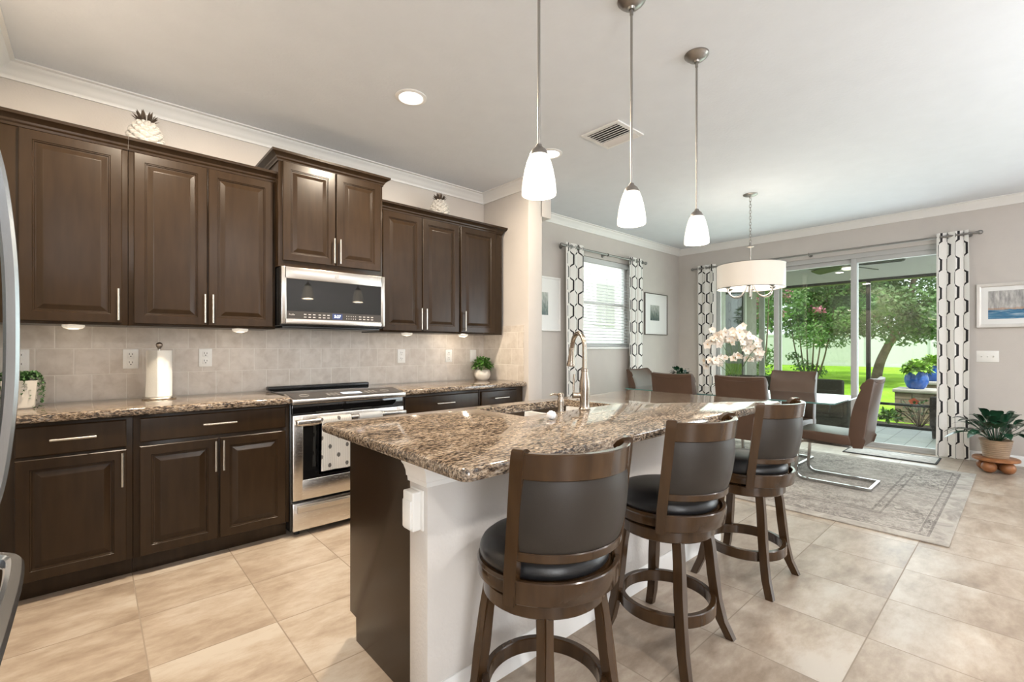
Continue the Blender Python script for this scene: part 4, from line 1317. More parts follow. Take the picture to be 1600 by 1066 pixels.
# ================================================================== ceiling fittings
def pendant(label, x, y):
    t = thing('pendant_light', label, 'pendant', (x, y, CEIL), 0, 'pendants over the island')
    bm = BM(); lathe(bm, [(0.001, 0), (0.064, 0), (0.064, -0.006), (0.060, -0.008), (0.056, -0.016), (0.048, -0.020), (0.040, -0.030), (0.018, -0.036), (0.014, -0.045), (0.001, -0.046)], seg=36); obj('canopy', bm, M['stem'], t)
    bm = BM(); cyl(bm, (0, 0, -0.045), (0, 0, -0.86), 0.0055, seg=12)
    lathe(bm, [(0.001, -0.050), (0.008, -0.052), (0.008, -0.070), (0.001, -0.072)], seg=12); obj('stem', bm, M['stem'], t)
    bm = BM(); lathe(bm, [(0.001, -0.845), (0.010, -0.848), (0.013, -0.858), (0.026, -0.868), (0.034, -0.882), (0.036, -0.890), (0.001, -0.890)], seg=24); obj('holder', bm, M['stem'], t)
    bm = BM()
    out = [(0.030, -0.884), (0.037, -0.892), (0.046, -0.915), (0.054, -0.945), (0.0605, -0.980), (0.0645, -1.012), (0.0655, -1.037)]
    inn = [(r - 0.004, z) for r, z in reversed(out)]
    L = [[(r * math.cos(2 * PI * i / 40), r * math.sin(2 * PI * i / 40), z) for i in range(40)] for r, z in out + inn]
    rings(bm, L, closed=True)
    obj('glass_shade', bm, M['shade'], t)
    return t
P1 = pendant('brushed nickel pendant with white glass shade, nearest and leftmost', 1.238, 1.22)
dup(P1, (1.847, 1.22, CEIL), 0, 'brushed nickel pendant with white glass shade, middle of the three')
dup(P1, (2.455, 1.207, CEIL), 0, 'brushed nickel pendant with white glass shade, farthest and lowest in view')
for x in (1.238, 1.847, 2.455):
    lamp('POINT', 'pendant_bulb', (x, 1.215, CEIL - 0.99), 9, WARM, shadow_soft_size=0.03)

def can_light(label, x, y):
    t = thing('recessed_light', label, 'ceiling light', (x, y, CEIL), 0, 'recessed lights over the kitchen')
    bm = BM()
    pr = [(0.098, 0), (0.098, -0.004), (0.078, -0.010), (0.072, -0.006), (0.070, 0)]
    L = [[(r * math.cos(2 * PI * i / 40), r * math.sin(2 * PI * i / 40), z) for i in range(40)] for r, z in pr]
    rings(bm, L, closed=True); obj('trim_ring', bm, M['trim'], t)
    bm = BM(); lathe(bm, [(0.001, -0.001), (0.0705, -0.001), (0.0705, -0.005), (0.05, -0.0075), (0.001, -0.0085)], seg=36); obj('lens', bm, M['can'], t)
    return t
C1 = can_light('bright round recessed ceiling light above the microwave', 1.512, 2.641)
dup(C1, (2.806, 2.632, CEIL), 0, 'bright round recessed ceiling light behind the nearest pendant shade')
for x, y, e in ((1.512, 2.641, 44), (2.806, 2.632, 8), (0.22, 2.64, 44)):
    lamp('AREA', 'recessed_beam', (x, y, CEIL - 0.015), e, WARM, (0, 0, 0), shape='DISK', size=0.14)
for x, y, e in ((1.5, -1.4, 34), (4.2, -1.4, 11), (-0.8, -1.4, 34), (4.2, 0.6, 4)):  # added fill lamps under the ceiling, no fixtures there
    lamp('AREA', 'room_fill', (x, y, CEIL - 0.015), e, (1.0, 0.96, 0.91), (0, 0, 0), shape='DISK', size=0.30)

t = thing('ceiling_vent', 'white slatted air vent in the ceiling behind the middle pendant', 'vent', (2.905, 2.085, CEIL))
VX, VY = 0.165, 0.165
bm = BM()
for a, b, c, d in ((-VX, VX, -VY, -VY + 0.03), (-VX, VX, VY - 0.03, VY), (-VX, -VX + 0.03, -VY + 0.0301, VY - 0.0301), (VX - 0.03, VX, -VY + 0.0301, VY - 0.0301)):
    box(bm, a, b, c, d, -0.010, 0)
obj('frame', bm, M['trim'], t)
bm = BM(); box(bm, -VX + 0.02, VX - 0.02, -VY + 0.02, VY - 0.02, -0.0015, 0); obj('duct_shade_sheet', bm, M['dark_slot'], t)  # flat dark sheet paints the shade of the duct behind the slats
for k in range(9):
    x = -VX + 0.046 + k * 0.0305
    tl = 1 if k < 6 else -1
    bm = BM(); prism(bm, [(x - 0.0115, -0.012 - 0.0042 * tl), (x + 0.0115, -0.012 + 0.0042 * tl), (x + 0.0115, -0.010 + 0.0042 * tl), (x - 0.0115, -0.010 - 0.0042 * tl)], 'y', -VY + 0.028, VY - 0.028)
    obj('slat', bm, M['trim'], t)

# drum chandelier over the dining table
CX, CY = 5.11, 1.93
t = thing('chandelier', 'white drum-shade chandelier on a chain over the glass dining table', 'chandelier', (CX, CY, CEIL))
bm = BM(); lathe(bm, [(0.001, 0), (0.070, 0), (0.070, -0.006), (0.060, -0.012), (0.035, -0.020), (0.012, -0.026), (0.008, -0.04), (0.001, -0.041)], seg=32); obj('canopy', bm, M['stem'], t)
bm = BM()
z = -0.040
k = 0
while z > -0.49:
    pts = []
    for i in range(14):
        a = 2 * PI * i / 14
        p, q = 0.0095 * math.cos(a), 0.021 * math.sin(a)
        pts.append((p, 0, z - 0.019 + q) if k % 2 else (0, p, z - 0.019 + q))
    tube(bm, pts, 0.0024, 6, True)
    z -= 0.031
    k += 1
obj('chain', bm, M['stem'], t)
bm = BM(); lathe(bm, [(0.001, -0.500), (0.010, -0.505), (0.012, -0.53), (0.034, -0.542), (0.036, -0.550), (0.012, -0.560), (0.008, -0.57), (0.007, -0.98), (0.018, -0.99), (0.020, -1.02), (0.012, -1.045), (0.008, -1.06), (0.012, -1.075), (0.001, -1.088)], seg=20); obj('stem', bm, M['stem'], t)
bm = BM()
R_, ZT, ZB = 0.322, -0.745, -0.985
L = [[(r * math.cos(2 * PI * i / 72), r * math.sin(2 * PI * i / 72), z) for i in range(72)] for r, z in ((R_, ZB), (R_ + 0.001, (ZB + ZT) / 2), (R_, ZT), (R_ - 0.006, ZT), (R_ - 0.005, (ZB + ZT) / 2), (R_ - 0.006, ZB))]
rings(bm, L, closed=True); obj('drum_shade', bm, M['drum'], t)
bm = BM()
for z in (ZT + 0.002, ZB - 0.002):
    tube(bm, [(R_ * math.cos(2 * PI * i / 60), R_ * math.sin(2 * PI * i / 60), z) for i in range(60)], 0.0035, 6, True)
for i in range(3):
    a = 2 * PI * i / 3
    cyl(bm, (0.006 * math.cos(a), 0.006 * math.sin(a), -0.78), (R_ * math.cos(a), R_ * math.sin(a), -0.78), 0.003, seg=8)
obj('shade_rim', bm, M['stem'], t)
for i in range(6):
    a = 2 * PI * (i + 0.3) / 6
    c_, s_ = math.cos(a), math.sin(a)
    bm = BM()
    pts = smooth_path([(0.018 * c_, 0.018 * s_, -0.90), (0.05 * c_, 0.05 * s_, -0.99), (0.10 * c_, 0.10 * s_, -1.06), (0.17 * c_, 0.17 * s_, -1.075), (0.225 * c_, 0.225 * s_, -1.04), (0.235 * c_, 0.235 * s_, -0.985)], 6)
    tube(bm, pts, 0.0062, 8)
    ar = obj('arm', bm, M['stem'], t)
    bm = BM(); lathe(bm, [(0.001, -0.99), (0.012, -0.988), (0.030, -0.975), (0.032, -0.968), (0.014, -0.965), (0.012, -0.90), (0.001, -0.898)], (0.235 * c_, 0.235 * s_, 0), 16)
    obj('candle_cup', bm, M['stem'], ar)
    bm = BM(); lathe(bm, [(0.001, -0.898), (0.010, -0.895), (0.016, -0.870), (0.012, -0.845), (0.001, -0.825)], (0.235 * c_, 0.235 * s_, 0), 14)
    obj('bulb', bm, M['can'], ar)
lamp('POINT', 'chandelier_bulbs', (CX, CY, CEIL - 0.90), 11, (1.0, 0.90, 0.76), shadow_soft_size=0.10)

# ================================================================== windows' dressing
def curtain(label, origin, along, out, width, z0, z1, folds, amp, cloth, phase=0.0, flare=0.0):
    a, o = Vector(along), Vector(out)
    t = thing('curtain', label, 'curtain', (*origin, 0), 0, 'trellis curtains in the dining area')
    bm = BM()
    def fn(u, v):
        z = z0 + (z1 - z0) * v
        f = 1.0 - 0.25 * v + 0.05 * math.sin(3 * v + u * 7)
        w = width * (1 + flare * (1 - v))
        s = math.sin(2 * PI * folds * u + phase)
        off = amp * f * s
        sway = 0.006 * math.sin(v * 5 + u * 4)
        return a * (w * (u - 0.5) + sway + 0.010 * math.sin(4 * PI * folds * u + phase)) + o * off + Vector((0, 0, z))
    grid(bm, fn, 120, 40, lambda u, v: (u * cloth, v * (z1 - z0)), 0.0)
    obj('fabric', bm, M['curtain'], t, smooth=80)
    n = int(folds * 2)
    for k in range(n):
        u = (k + 0.5) / n
        bm = BM()
        c = a * (width * (u - 0.5)) + Vector((0, 0, z1 - 0.045))
        tube(bm, [c + o * (0.023 * math.cos(2 * PI * i / 18)) + Vector((0, 0, 0.023 * math.sin(2 * PI * i / 18))) for i in range(18)], 0.0045, 6, True)
        obj('grommet', bm, M['rod'], t)
    return t
RZ = 2.485
def rod(label, p0, p1, wall_dir):
    p0, p1, w = Vector(p0), Vector(p1), Vector(wall_dir)
    t = thing('curtain_rod', label, 'curtain rod', tuple((p0 + p1) / 2))
    d = (p1 - p0).normalized()
    bm = BM(); cyl(bm, p0, p1, 0.0125, seg=16); obj('pole', bm, M['rod'], t, world=True)
    for p, s in ((p0, -1), (p1, 1)):
        bm = BM()
        cyl(bm, p, p + d * s * 0.018, 0.016, seg=16)
        blob(bm, p + d * s * 0.036, 0.024, 3)
        obj('finial', bm, M['rod'], t, world=True)
    for q in ((p0 + d * 0.05), (p0 + p1) / 2, (p1 - d * 0.05)):
        bm = BM()
        L_ = abs((XR if abs(w.x) > 0 else W) - (q.x if abs(w.x) > 0 else q.y))
        cyl(bm, q, q + w * L_, 0.007, seg=10)
        cyl(bm, q + w * (L_ - 0.006), q + w * L_, 0.025, seg=16)
        tube(bm, [q + Vector((0, 0, 0.017 * math.sin(2 * PI * i / 16))) + w * (0.017 * math.cos(2 * PI * i / 16)) for i in range(16)], 0.004, 6, True)
        obj('bracket', bm, M['rod'], t, world=True)
    return t
rod('gunmetal curtain rod over the small window with blinds', (4.23, 3.75, RZ), (6.01, 3.75, RZ), (0, 1, 0))
rod('long gunmetal curtain rod across the sliding glass door', (7.09, 3.52, RZ), (7.09, 0.36, RZ), (1, 0, 0))
curtain('trellis curtain left of the small window, behind the faucet', (4.44, 3.75), (1, 0, 0), (0, -1, 0), 0.34, 0.012, RZ + 0.045, 2.5, 0.018, 0.40, 0.4)
curtain('trellis curtain right of the small window, beside the corner print', (5.79, 3.75), (1, 0, 0), (0, -1, 0), 0.36, 0.012, RZ + 0.045, 2.5, 0.018, 0.42, 2.0)
curtain('trellis curtain at the left end of the sliding glass door', (7.09, 3.33), (0, -1, 0), (-1, 0, 0), 0.27, 0.012, RZ + 0.045, 2.5, 0.022, 0.38, 1.0)
curtain('trellis curtain at the right end of the sliding glass door, beside the floor plant', (7.09, 0.545), (0, -1, 0), (-1, 0, 0), 0.25, 0.012, RZ + 0.045, 2.0, 0.024, 0.36, 0.6, 0.12)

t = thing('window_blind', 'white horizontal slat blind in the small dining window', 'blind', (5.25, W + 0.035, WZ0))
bm = BM(); box(bm, WX0 + 0.01, WX1 - 0.01, W + 0.01, W + 0.065, WZ1 - 0.065, WZ1 - 0.005, 0.004); obj('valance', bm, M['blind'], t, world=True)
bm = BM()
z = WZ0 + 0.045
while z < WZ1 - 0.07:
    prism(bm, [(W + 0.018, z - 0.006), (W + 0.019, z - 0.003), (W + 0.060, z + 0.010), (W + 0.0605, z + 0.007)], 'x', WX0 + 0.015, WX1 - 0.015)
    z += 0.042
obj('slats', bm, M['blind'], t, world=True)
bm = BM(); box(bm, WX0 + 0.015, WX1 - 0.015, W + 0.015, W + 0.06, WZ0 + 0.004, WZ0 + 0.024, 0.003); obj('bottom_rail', bm, M['blind'], t, world=True)
bm = BM()
for x in (WX0 + 0.16, (WX0 + WX1) / 2, WX1 - 0.16):
    box(bm, x - 0.002, x + 0.002, W + 0.014, W + 0.0155, WZ0 + 0.02, WZ1 - 0.06)
obj('ladder_cords', bm, M['blind'], t, world=True)

# ================================================================== framed pictures and switch
def picture(label, c, u, w, h, fw, frame_mat, depth, pw, ph, px, pz, art, cat='picture'):
    """c: centre on the wall, u: reading direction along the wall"""
    u = Vector(u)
    nrm = u.cross(Vector((0, 0, 1)))       # points out of the wall into the room
    t = thing('framed_picture', label, cat, c)
    def place(bm):
        mt = Matrix((u, nrm, Vector((0, 0, 1)))).transposed().to_4x4()
        move(bm, mt)
    bm = BM()
    out = [(-w / 2, -h / 2), (w / 2, -h / 2), (w / 2, h / 2), (-w / 2, h / 2)]
    def lp(i, d):
        return [(-w / 2 + i, d, -h / 2 + i), (w / 2 - i, d, -h / 2 + i), (w / 2 - i, d, h / 2 - i), (-w / 2 + i, d, h / 2 - i)]
    rings(bm, [lp(0, 0), lp(0, depth - 0.004), lp(0.004, depth), (lp(fw * 0.6, depth - 0.002)), lp(fw, depth - 0.008), lp(fw, 0.004), lp(fw * 0.5, 0)], closed=True)
    place(bm); obj('frame', bm, frame_mat, t, smooth=25)
    bm = BM(); box(bm, -w / 2 + fw * 0.8, w / 2 - fw * 0.8, 0.001, depth - 0.013, -h / 2 + fw * 0.8, h / 2 - fw * 0.8); place(bm); mb = obj('mat_board', bm, M['picmat'], t)
    bm = BM()
    y = depth - 0.0125
    grid(bm, lambda a, b: (px - pw / 2 + pw * a, y, pz - ph / 2 + ph * b), 1, 1, lambda a, b: (a, b))
    place(bm); obj('print', bm, art, mb)
    return t
picture('white framed print behind the tan wall corner, left of the window curtain', (3.94, W, 1.765), (1, 0, 0), 0.63, 0.65, 0.024, M['whiteframe'], 0.03, 0.20, 0.27, 0.0, 0.0, M['misty'])
picture('thin dark framed print with wide white mat in the dining corner', (6.48, W, 1.757), (1, 0, 0), 0.65, 0.64, 0.012, M['darkframe'], 0.022, 0.26, 0.235, -0.04, 0.02, M['misty'])
picture('silver framed seascape painting on the wall above the light switches', (XR, 0.03, 1.692), (0, -1, 0), 0.655, 0.475, 0.038, M['picframe'], 0.03, 0.475, 0.30, 0.0, 0.005, M['sea'])
t = thing('switch_plate', 'white three-gang light switch plate below the seascape painting', 'light switch', (XR, 0.272, 1.143))
bm = BM(); box(bm, -0.006, 0, -0.086, 0.086, -0.061, 0.061, 0.004); obj('cover_plate', bm, M['white'], t)
for k in (-1, 0, 1):
    bm = BM(); box(bm, -0.009, -0.005, k * 0.046 - 0.006, k * 0.046 + 0.006, -0.013, 0.013, 0.002); prism(bm, [(-0.018, 0.006), (-0.016, 0.010), (-0.006, 0.004), (-0.006, -0.008)], 'y', k * 0.046 - 0.004, k * 0.046 + 0.004)
    obj('toggle', bm, M['white'], t)

# ================================================================== counter decor
def pineapple(label, loc, s):
    t = thing('pineapple_ornament', label, 'ornament', loc, 0, 'pineapples on top of the wall cabinets')
    bm = BM()
    nu, nv = 96, 72
    def fn(u, v):
        th = 2 * PI * u
        zz = v
        r = 0.078 * (math.sin(PI * (0.12 + 0.80 * zz)) ** 0.5) * (1.03 - 0.06 * zz)
        g1 = abs(math.sin(PI * (u * 10 + zz * 5.5)))
        g2 = abs(math.sin(PI * (u * 10 - zz * 5.5)))
        r += 0.016 * (min(g1, g2) ** 0.6) - 0.010
        r = max(r, 0.002)
        return (r * math.cos(th), r * math.sin(th), 0.19 * zz)
    vs = [[bm.verts.new(fn(i / nu, j / nv)) for i in range(nu)] for j in range(nv + 1)]
    for j in range(nv):
        for i in range(nu):
            k = (i + 1) % nu
            bm.faces.new((vs[j][i], vs[j][k], vs[j + 1][k], vs[j + 1][i]))
    bm.faces.new(vs[0]); bm.faces.new(list(reversed(vs[-1])))
    obj('body', bm, M['pinewhite'], t)
    bm = BM()
    rnd = random.Random(5)
    for ring, (n, tilt, ln) in enumerate(((10, 1.05, 0.050), (9, 0.75, 0.056), (7, 0.45, 0.060), (4, 0.15, 0.060))):
        for k in range(n):
            a = 2 * PI * (k + 0.5 * ring) / n + rnd.uniform(-.1, .1)
            d = Vector((math.cos(a) * math.sin(tilt), math.sin(a) * math.sin(tilt), math.cos(tilt)))
            leaf(bm, Vector((0.016 * math.cos(a), 0.016 * math.sin(a), 0.183)), d, ln, 0.017, -0.10, n=4, fold=0.3)
    bmesh.ops.solidify(bm, geom=list(bm.faces), thickness=0.003)
    obj('crown_leaves', bm, M['bronze'], t)
    t.scale = (s, s, s)
    return t
pineapple('large white ceramic pineapple with bronze leaves on the left wall cabinets', (0.240, 3.66, 2.40), 1.22)
pineapple('small white ceramic pineapple with bronze leaves on the right wall cabinets', (2.395, 3.66, 2.38), 1.20)

t = thing('paper_towel_holder', 'metal paper towel holder with round knob on the left worktop', 'holder', (0.31, 3.68, 0.915))
bm = BM(); lathe(bm, [(0.001, 0), (0.088, 0), (0.090, 0.004), (0.086, 0.012), (0.07, 0.016), (0.001, 0.016)], seg=40); obj('base', bm, M['nickel'], t)
bm = BM(); cyl(bm, (0, 0, 0.014), (0, 0, 0.318), 0.006, seg=12); obj('post', bm, M['nickel'], t)
bm = BM(); lathe(bm, [(0.001, 0.312), (0.009, 0.314), (0.010, 0.320), (0.016, 0.328), (0.0185, 0.338), (0.016, 0.349), (0.009, 0.355), (0.001, 0.357)], seg=24); obj('knob', bm, M['pewter'], t)
bm = BM()
def roll(a0):
    pts = []
    for i in range(64):
        a = 2 * PI * i / 64
        r = 0.066 + 0.0012 * i / 64
        pts.append((r * math.cos(a + a0), r * math.sin(a + a0)))
    return pts
prism(bm, roll(2.0), 'z', 0.0165, 0.305, 0.002)
a0 = math.radians(205)
def flap(u, v):
    a = a0 + u * 0.9
    r = 0.067 + 0.014 * (1 - u) ** 2 * (1 - v)
    return (r * math.cos(a), r * math.sin(a), 0.0165 + 0.288 * v)
grid(bm, flap, 12, 8, None, 0.001)
p = tag(obj('paper_towel_roll', bm, M['paper']), 'white paper towel roll standing on the left worktop', 'paper towel'); p.location = (0.31, 3.68, 0.915)

def bushy(bm, c, rad, n, ln, wd, rnd, zmin=0.0, sz=0.8):
    for k in range(n):
        d = Vector((rnd.gauss(0, 1), rnd.gauss(0, 1), rnd.gauss(0.35, 0.8))).normalized()
        if d.z < zmin: d.z = abs(d.z) * 0.3
        p = Vector(c) + Vector((d.x, d.y, d.z * sz)) * rad * (rnd.random() ** 0.4)
        leaf(bm, p, (d + Vector((rnd.gauss(0, .5), rnd.gauss(0, .5), rnd.gauss(.2, .5)))), ln * rnd.uniform(.7, 1.2), wd * rnd.uniform(.7, 1.2), 0.3, n=2)
t = thing('potted_plant', 'leafy green plant in a small round cream pot on the right worktop', 'plant', (2.905, 3.66, 0.915))
bm = BM(); lathe(bm, [(0.001, 0), (0.052, 0), (0.066, 0.012), (0.080, 0.045), (0.080, 0.065), (0.070, 0.095), (0.060, 0.105), (0.055, 0.103), (0.062, 0.09), (0.001, 0.088)], seg=40); obj('pot', bm, M['ceramic'], t)
bm = BM(); rnd = random.Random(3); bushy(bm, (0, 0, 0.135), 0.105, 420, 0.040, 0.024, rnd, -0.25, 0.85)
obj('foliage', bm, M['foliage'], t, smooth=0)
t = thing('trailing_plant', 'trailing succulent in a square white pot behind the refrigerator handle', 'plant', (-0.285, 3.55, 0.915))
bm = BM(); prism(bm, [(-0.045, -0.045), (0.045, -0.045), (0.045, 0.045), (-0.045, 0.045)], 'z', 0, 0.012, 0.002)
L = [[(sx * h, sy * h, z) for sx, sy in ((-1, -1), (1, -1), (1, 1), (-1, 1))] for h, z in ((0.052, 0.008), (0.066, 0.15), (0.061, 0.15), (0.058, 0.135))]
rings(bm, L); obj('pot', bm, M['ceramic'], t)
bm = BM(); rnd = random.Random(8)
for k in range(46):
    a = rnd.uniform(0, 2 * PI)
    out = rnd.uniform(0.055, 0.10)
    drop = rnd.choice([0.03, 0.06, 0.10, 0.15, 0.17]) * rnd.uniform(.7, 1.0)
    dirv = Vector((math.cos(a), math.sin(a), 0))
    path = smooth_path([Vector((0, 0, 0.15)) + dirv * 0.02, Vector((0, 0, 0.19)) + dirv * out * .6, Vector((0, 0, 0.165)) + dirv * out, Vector((0, 0, 0.165 - drop)) + dirv * (out + 0.008)], 7)
    for i, p in enumerate(path):
        for q in range(2):
            d = Vector((rnd.gauss(0, 1), rnd.gauss(0, 1), rnd.gauss(0.2, .7)))
            pp = p + Vector((rnd.uniform(-.004, .004), rnd.uniform(-.004, .004), 0))
            pp.z = max(pp.z, 0.004)
            leaf(bm, pp, d, 0.015, 0.010, 0.0 if pp.z < .03 else .2, n=2)
obj('foliage', bm, M['succulent'], t, smooth=0)

# ================================================================== rug, mat, dining set
bm = BM(); box(bm, -1.225, 1.225, -1.545, 1.545, 0, 0.010, 0.004)
r = tag(obj('area_rug', bm, M['rug']), 'faded grey and beige oriental rug under the glass dining table', 'rug'); r.location = (5.145, 1.86, 0.0005)
t = thing('door_mat', 'pale door mat with dark binding in front of the sliding door', 'mat', (6.81, 1.04, 0.0))
bm = BM(); box(bm, -0.19, 0.19, -0.40, 0.40, 0.0, 0.009, 0.002); obj('mat_surface', bm, M['mat'], t)
bm = BM()
for a, b, c, d in ((-0.205, -0.188, -0.415, 0.415), (0.188, 0.205, -0.415, 0.415), (-0.19, 0.19, -0.415, -0.398), (-0.19, 0.19, 0.398, 0.415)):
    box(bm, a, b, c, d, 0, 0.011, 0.003)
obj('binding', bm, M['matedge'], t)

TX0, TX1, TY0, TY1, TZ = 4.68, 5.64, 1.09, 3.20, 0.76
t = thing('dining_table', 'rectangular glass-topped dining table under the drum chandelier', 'table', ((TX0 + TX1) / 2, (TY0 + TY1) / 2, 0.0105))
def rrect(x0, x1, y0, y1, r, n=6):
    pts = []
    for cx, cy, a0 in ((x1 - r, y1 - r, 0), (x0 + r, y1 - r, 90), (x0 + r, y0 + r, 180), (x1 - r, y0 + r, 270)):
        for k in range(n + 1):
            a = math.radians(a0 + 90 * k / n)
            pts.append((cx + r * math.cos(a), cy + r * math.sin(a)))
    return pts
bm = BM(); prism(bm, rrect(TX0, TX1, TY0, TY1, 0.05), 'z', TZ - 0.012, TZ); tp = obj('glass_top', bm, M['tableglass'], t, world=True)
bm = BM()
o1, o2 = rrect(TX0 - 0.0005, TX1 + 0.0005, TY0 - 0.0005, TY1 + 0.0005, 0.05), rrect(TX0 + 0.003, TX1 - 0.003, TY0 + 0.003, TY1 - 0.003, 0.05)
rings(bm, [[(p, q, TZ - 0.0122) for p, q in o1], [(p, q, TZ + 0.0002) for p, q in o1], [(p, q, TZ + 0.0002) for p, q in o2], [(p, q, TZ - 0.0122) for p, q in o2]], closed=True)
obj('glass_edge', bm, M['glassedge'], tp, world=True)
for y in (1.72, 2.57):
    bm = BM()
    box(bm, 4.98, 5.34, y - 0.05, y + 0.05, 0.0115, 0.035, 0.006)
    box(bm, 5.02, 5.06, y - 0.03, y + 0.03, 0.03, TZ - 0.02, 0.004)
    box(bm, 5.26, 5.30, y - 0.03, y + 0.03, 0.03, TZ - 0.02, 0.004)
    box(bm, 4.95, 5.37, y - 0.05, y + 0.05, TZ - 0.03, TZ - 0.0125, 0.004)
    obj('pedestal', bm, M['chrome'], t, world=True)

def dining_chair(label, loc, rz):
    t = thing('dining_chair', label, 'chair', loc, rz, 'cantilever chairs around the dining table')
    # local: faces +Y
    bm = BM()
    prism(bm, [(0.27, 0.405), (0.275, 0.44), (0.26, 0.468), (0.22, 0.476), (0.0, 0.468), (-0.17, 0.462), (-0.185, 0.375), (0.22, 0.385)], 'x', -0.225, 0.225, 0.016)
    seat = obj('seat', bm, M['brownleather'], t)
    bm = BM()
    front = smooth_path([(0, -0.155, 0.466), (0, -0.165, 0.56), (0, -0.195, 0.70), (0, -0.245, 0.84), (0, -0.305, 0.945), (0, -0.330, 0.970)], 5)
    rear = smooth_path([(0, -0.362, 0.962), (0, -0.350, 0.90), (0, -0.325, 0.78), (0, -0.295, 0.62), (0, -0.270, 0.46), (0, -0.245, 0.365)], 5)
    prof = [(p.y, p.z) for p in front + rear] + [(-0.185, 0.36)]
    L = []
    xs = [-0.225, -0.222, -0.205, -0.15, -0.075, 0, 0.075, 0.15, 0.205, 0.222, 0.225]
    for x in xs:
        k = abs(x) / 0.225
        ins = 0.014 if k > 0.995 else (0.004 if k > 0.98 else 0.0)
        cy = sum(p[0] for p in prof) / len(prof)
        sec = []
        for (y, z) in prof:
            hgt = max(0.0, (z - 0.5) / 0.47)
            wid = 1.0 - 0.05 * (1 - hgt) * 0
            y2 = y + (0.022 * k * k) * hgt
            dy = 1 if y < cy else -1
            y2 += ins * dy
            z2 = z - (0.010 * (1 - k * k)) * (hgt ** 6) - ins * (1 if z > 0.94 else 0)
            sec.append((x * wid, y2, z2))
        L.append(sec)
    rings(bm, L)
    back = obj('backrest', bm, M['brownleather'], t)
    bm = BM()
    rearpts = []
    for i in range(13):
        x = -0.215 + 0.43 * i / 12
        sag = 0.030 * (1 - (x / 0.215) ** 2)
        k = abs(x) / 0.225
        rearpts.append((x, -0.359 + 0.022 * k * k + sag * 0.13 - 0.001, 0.945 - sag))
    tube(bm, rearpts, 0.003, 6)
    obj('seam', bm, M['brownleather'], back)
    bm = BM()
    path = fillet_path([(-0.185, -0.16, 0.366), (-0.185, 0.235, 0.372), (-0.185, 0.265, 0.016), (-0.185, -0.295, 0.016), (0.185, -0.295, 0.016), (0.185, 0.265, 0.016), (0.185, 0.235, 0.372), (0.185, -0.16, 0.366)], 0.075, 7)
    # sharp rear corners, rounded front bends
    path = fillet_path([(-0.185, -0.16, 0.366), (-0.185, 0.235, 0.370), (-0.185, 0.262, 0.016)], 0.07, 7)[:-1] + fillet_path([(-0.185, 0.235, 0.370), (-0.185, 0.262, 0.016), (-0.185, -0.295, 0.016)], 0.085, 7)[1:-1] + \
        fillet_path([(-0.185, -0.20, 0.016), (-0.185, -0.300, 0.016), (0.185, -0.300, 0.016), (0.185, -0.20, 0.016)], 0.008, 2) + \
        fillet_path([(0.185, -0.295, 0.016), (0.185, 0.262, 0.016), (0.185, 0.235, 0.370)], 0.085, 7)[1:-1] + fillet_path([(0.185, 0.262, 0.016), (0.185, 0.235, 0.370), (0.185, -0.16, 0.366)], 0.07, 7)[1:]
    tube(bm, path, 0.013, sect=[(0.9, 0.9), (-0.9, 0.9), (-0.9, -0.9), (0.9, -0.9)])
    obj('base_frame', bm, M['chrome'], t)
    return t
FZ = 0.0105
D1 = dining_chair('brown leather cantilever chair at the near right end, side on to the camera', (5.08, 1.185, FZ), 0)
dup(D1, (4.765, 1.78, FZ), -PI / 2, 'brown leather chair with its back to the camera, in front of the orchid')
dup(D1, (4.765, 2.46, FZ), -PI / 2, 'brown leather chair with its back to the camera, in front of the small table plant')
dup(D1, (5.605, 1.76, FZ), PI / 2, 'brown leather chair on the far side of the table, facing the camera')
dup(D1, (5.16, 3.00, FZ), PI, 'brown leather chair at the far left end, beside the window curtain')

# orchid arrangement on the table
t = thing('orchid_arrangement', 'cream and white orchid arrangement in a low bowl on the glass table', 'flowers', (5.16, 2.09, TZ))
bm = BM(); lathe(bm, [(0.001, 0), (0.07, 0), (0.12, 0.03), (0.15, 0.08), (0.155, 0.11), (0.148, 0.11), (0.14, 0.09), (0.001, 0.085)], seg=36); obj('bowl', bm, M['ceramic'], t)
rnd = random.Random(21)
bm = BM()
for k in range(22):
    a = 2 * PI * k / 22 + rnd.uniform(-.2, .2)
    d = Vector((math.cos(a), math.sin(a), rnd.uniform(0.25, 1.0)))
    leaf(bm, (0.05 * math.cos(a), 0.05 * math.sin(a), 0.10), d, rnd.uniform(0.16, 0.27), 0.05, 0.55, n=5)
obj('leaves', bm, M['darkleaf'], t)
bm = BM()
V = Vector((0.742, -0.6703, 0))       # rightwards as one faces the window
stems = []
for (o, h, bend) in ((-0.22, 0.61, 0.10), (-0.10, 0.66, 0.12), (0.02, 0.66, 0.10), (0.12, 0.62, 0.12), (0.24, 0.50, 0.12), (0.17, 0.40, 0.08), (-0.04, 0.40, 0.05), (-0.22, 0.38, 0.03), (-0.30, 0.36, 0.03), (-0.14, 0.38, 0.02)):
    y = rnd.uniform(-.06, .06)
    p0 = Vector((0.02 * o, y * .3, 0.09))
    p1 = V * o * 0.35 + Vector((y * .5, y * .5, h * 0.6))
    p2 = V * o * 0.85 + Vector((y, y, h * 0.93))
    p3 = V * (o * 1.05) + Vector((y, y, h * 0.93 - 0.01))
    pts = smooth_path([p0, p1, p2, p3], 6)
    tube(bm, pts, 0.0028, 6)
    stems.append(pts)
obj('stems', bm, M['oakleaf'], t)
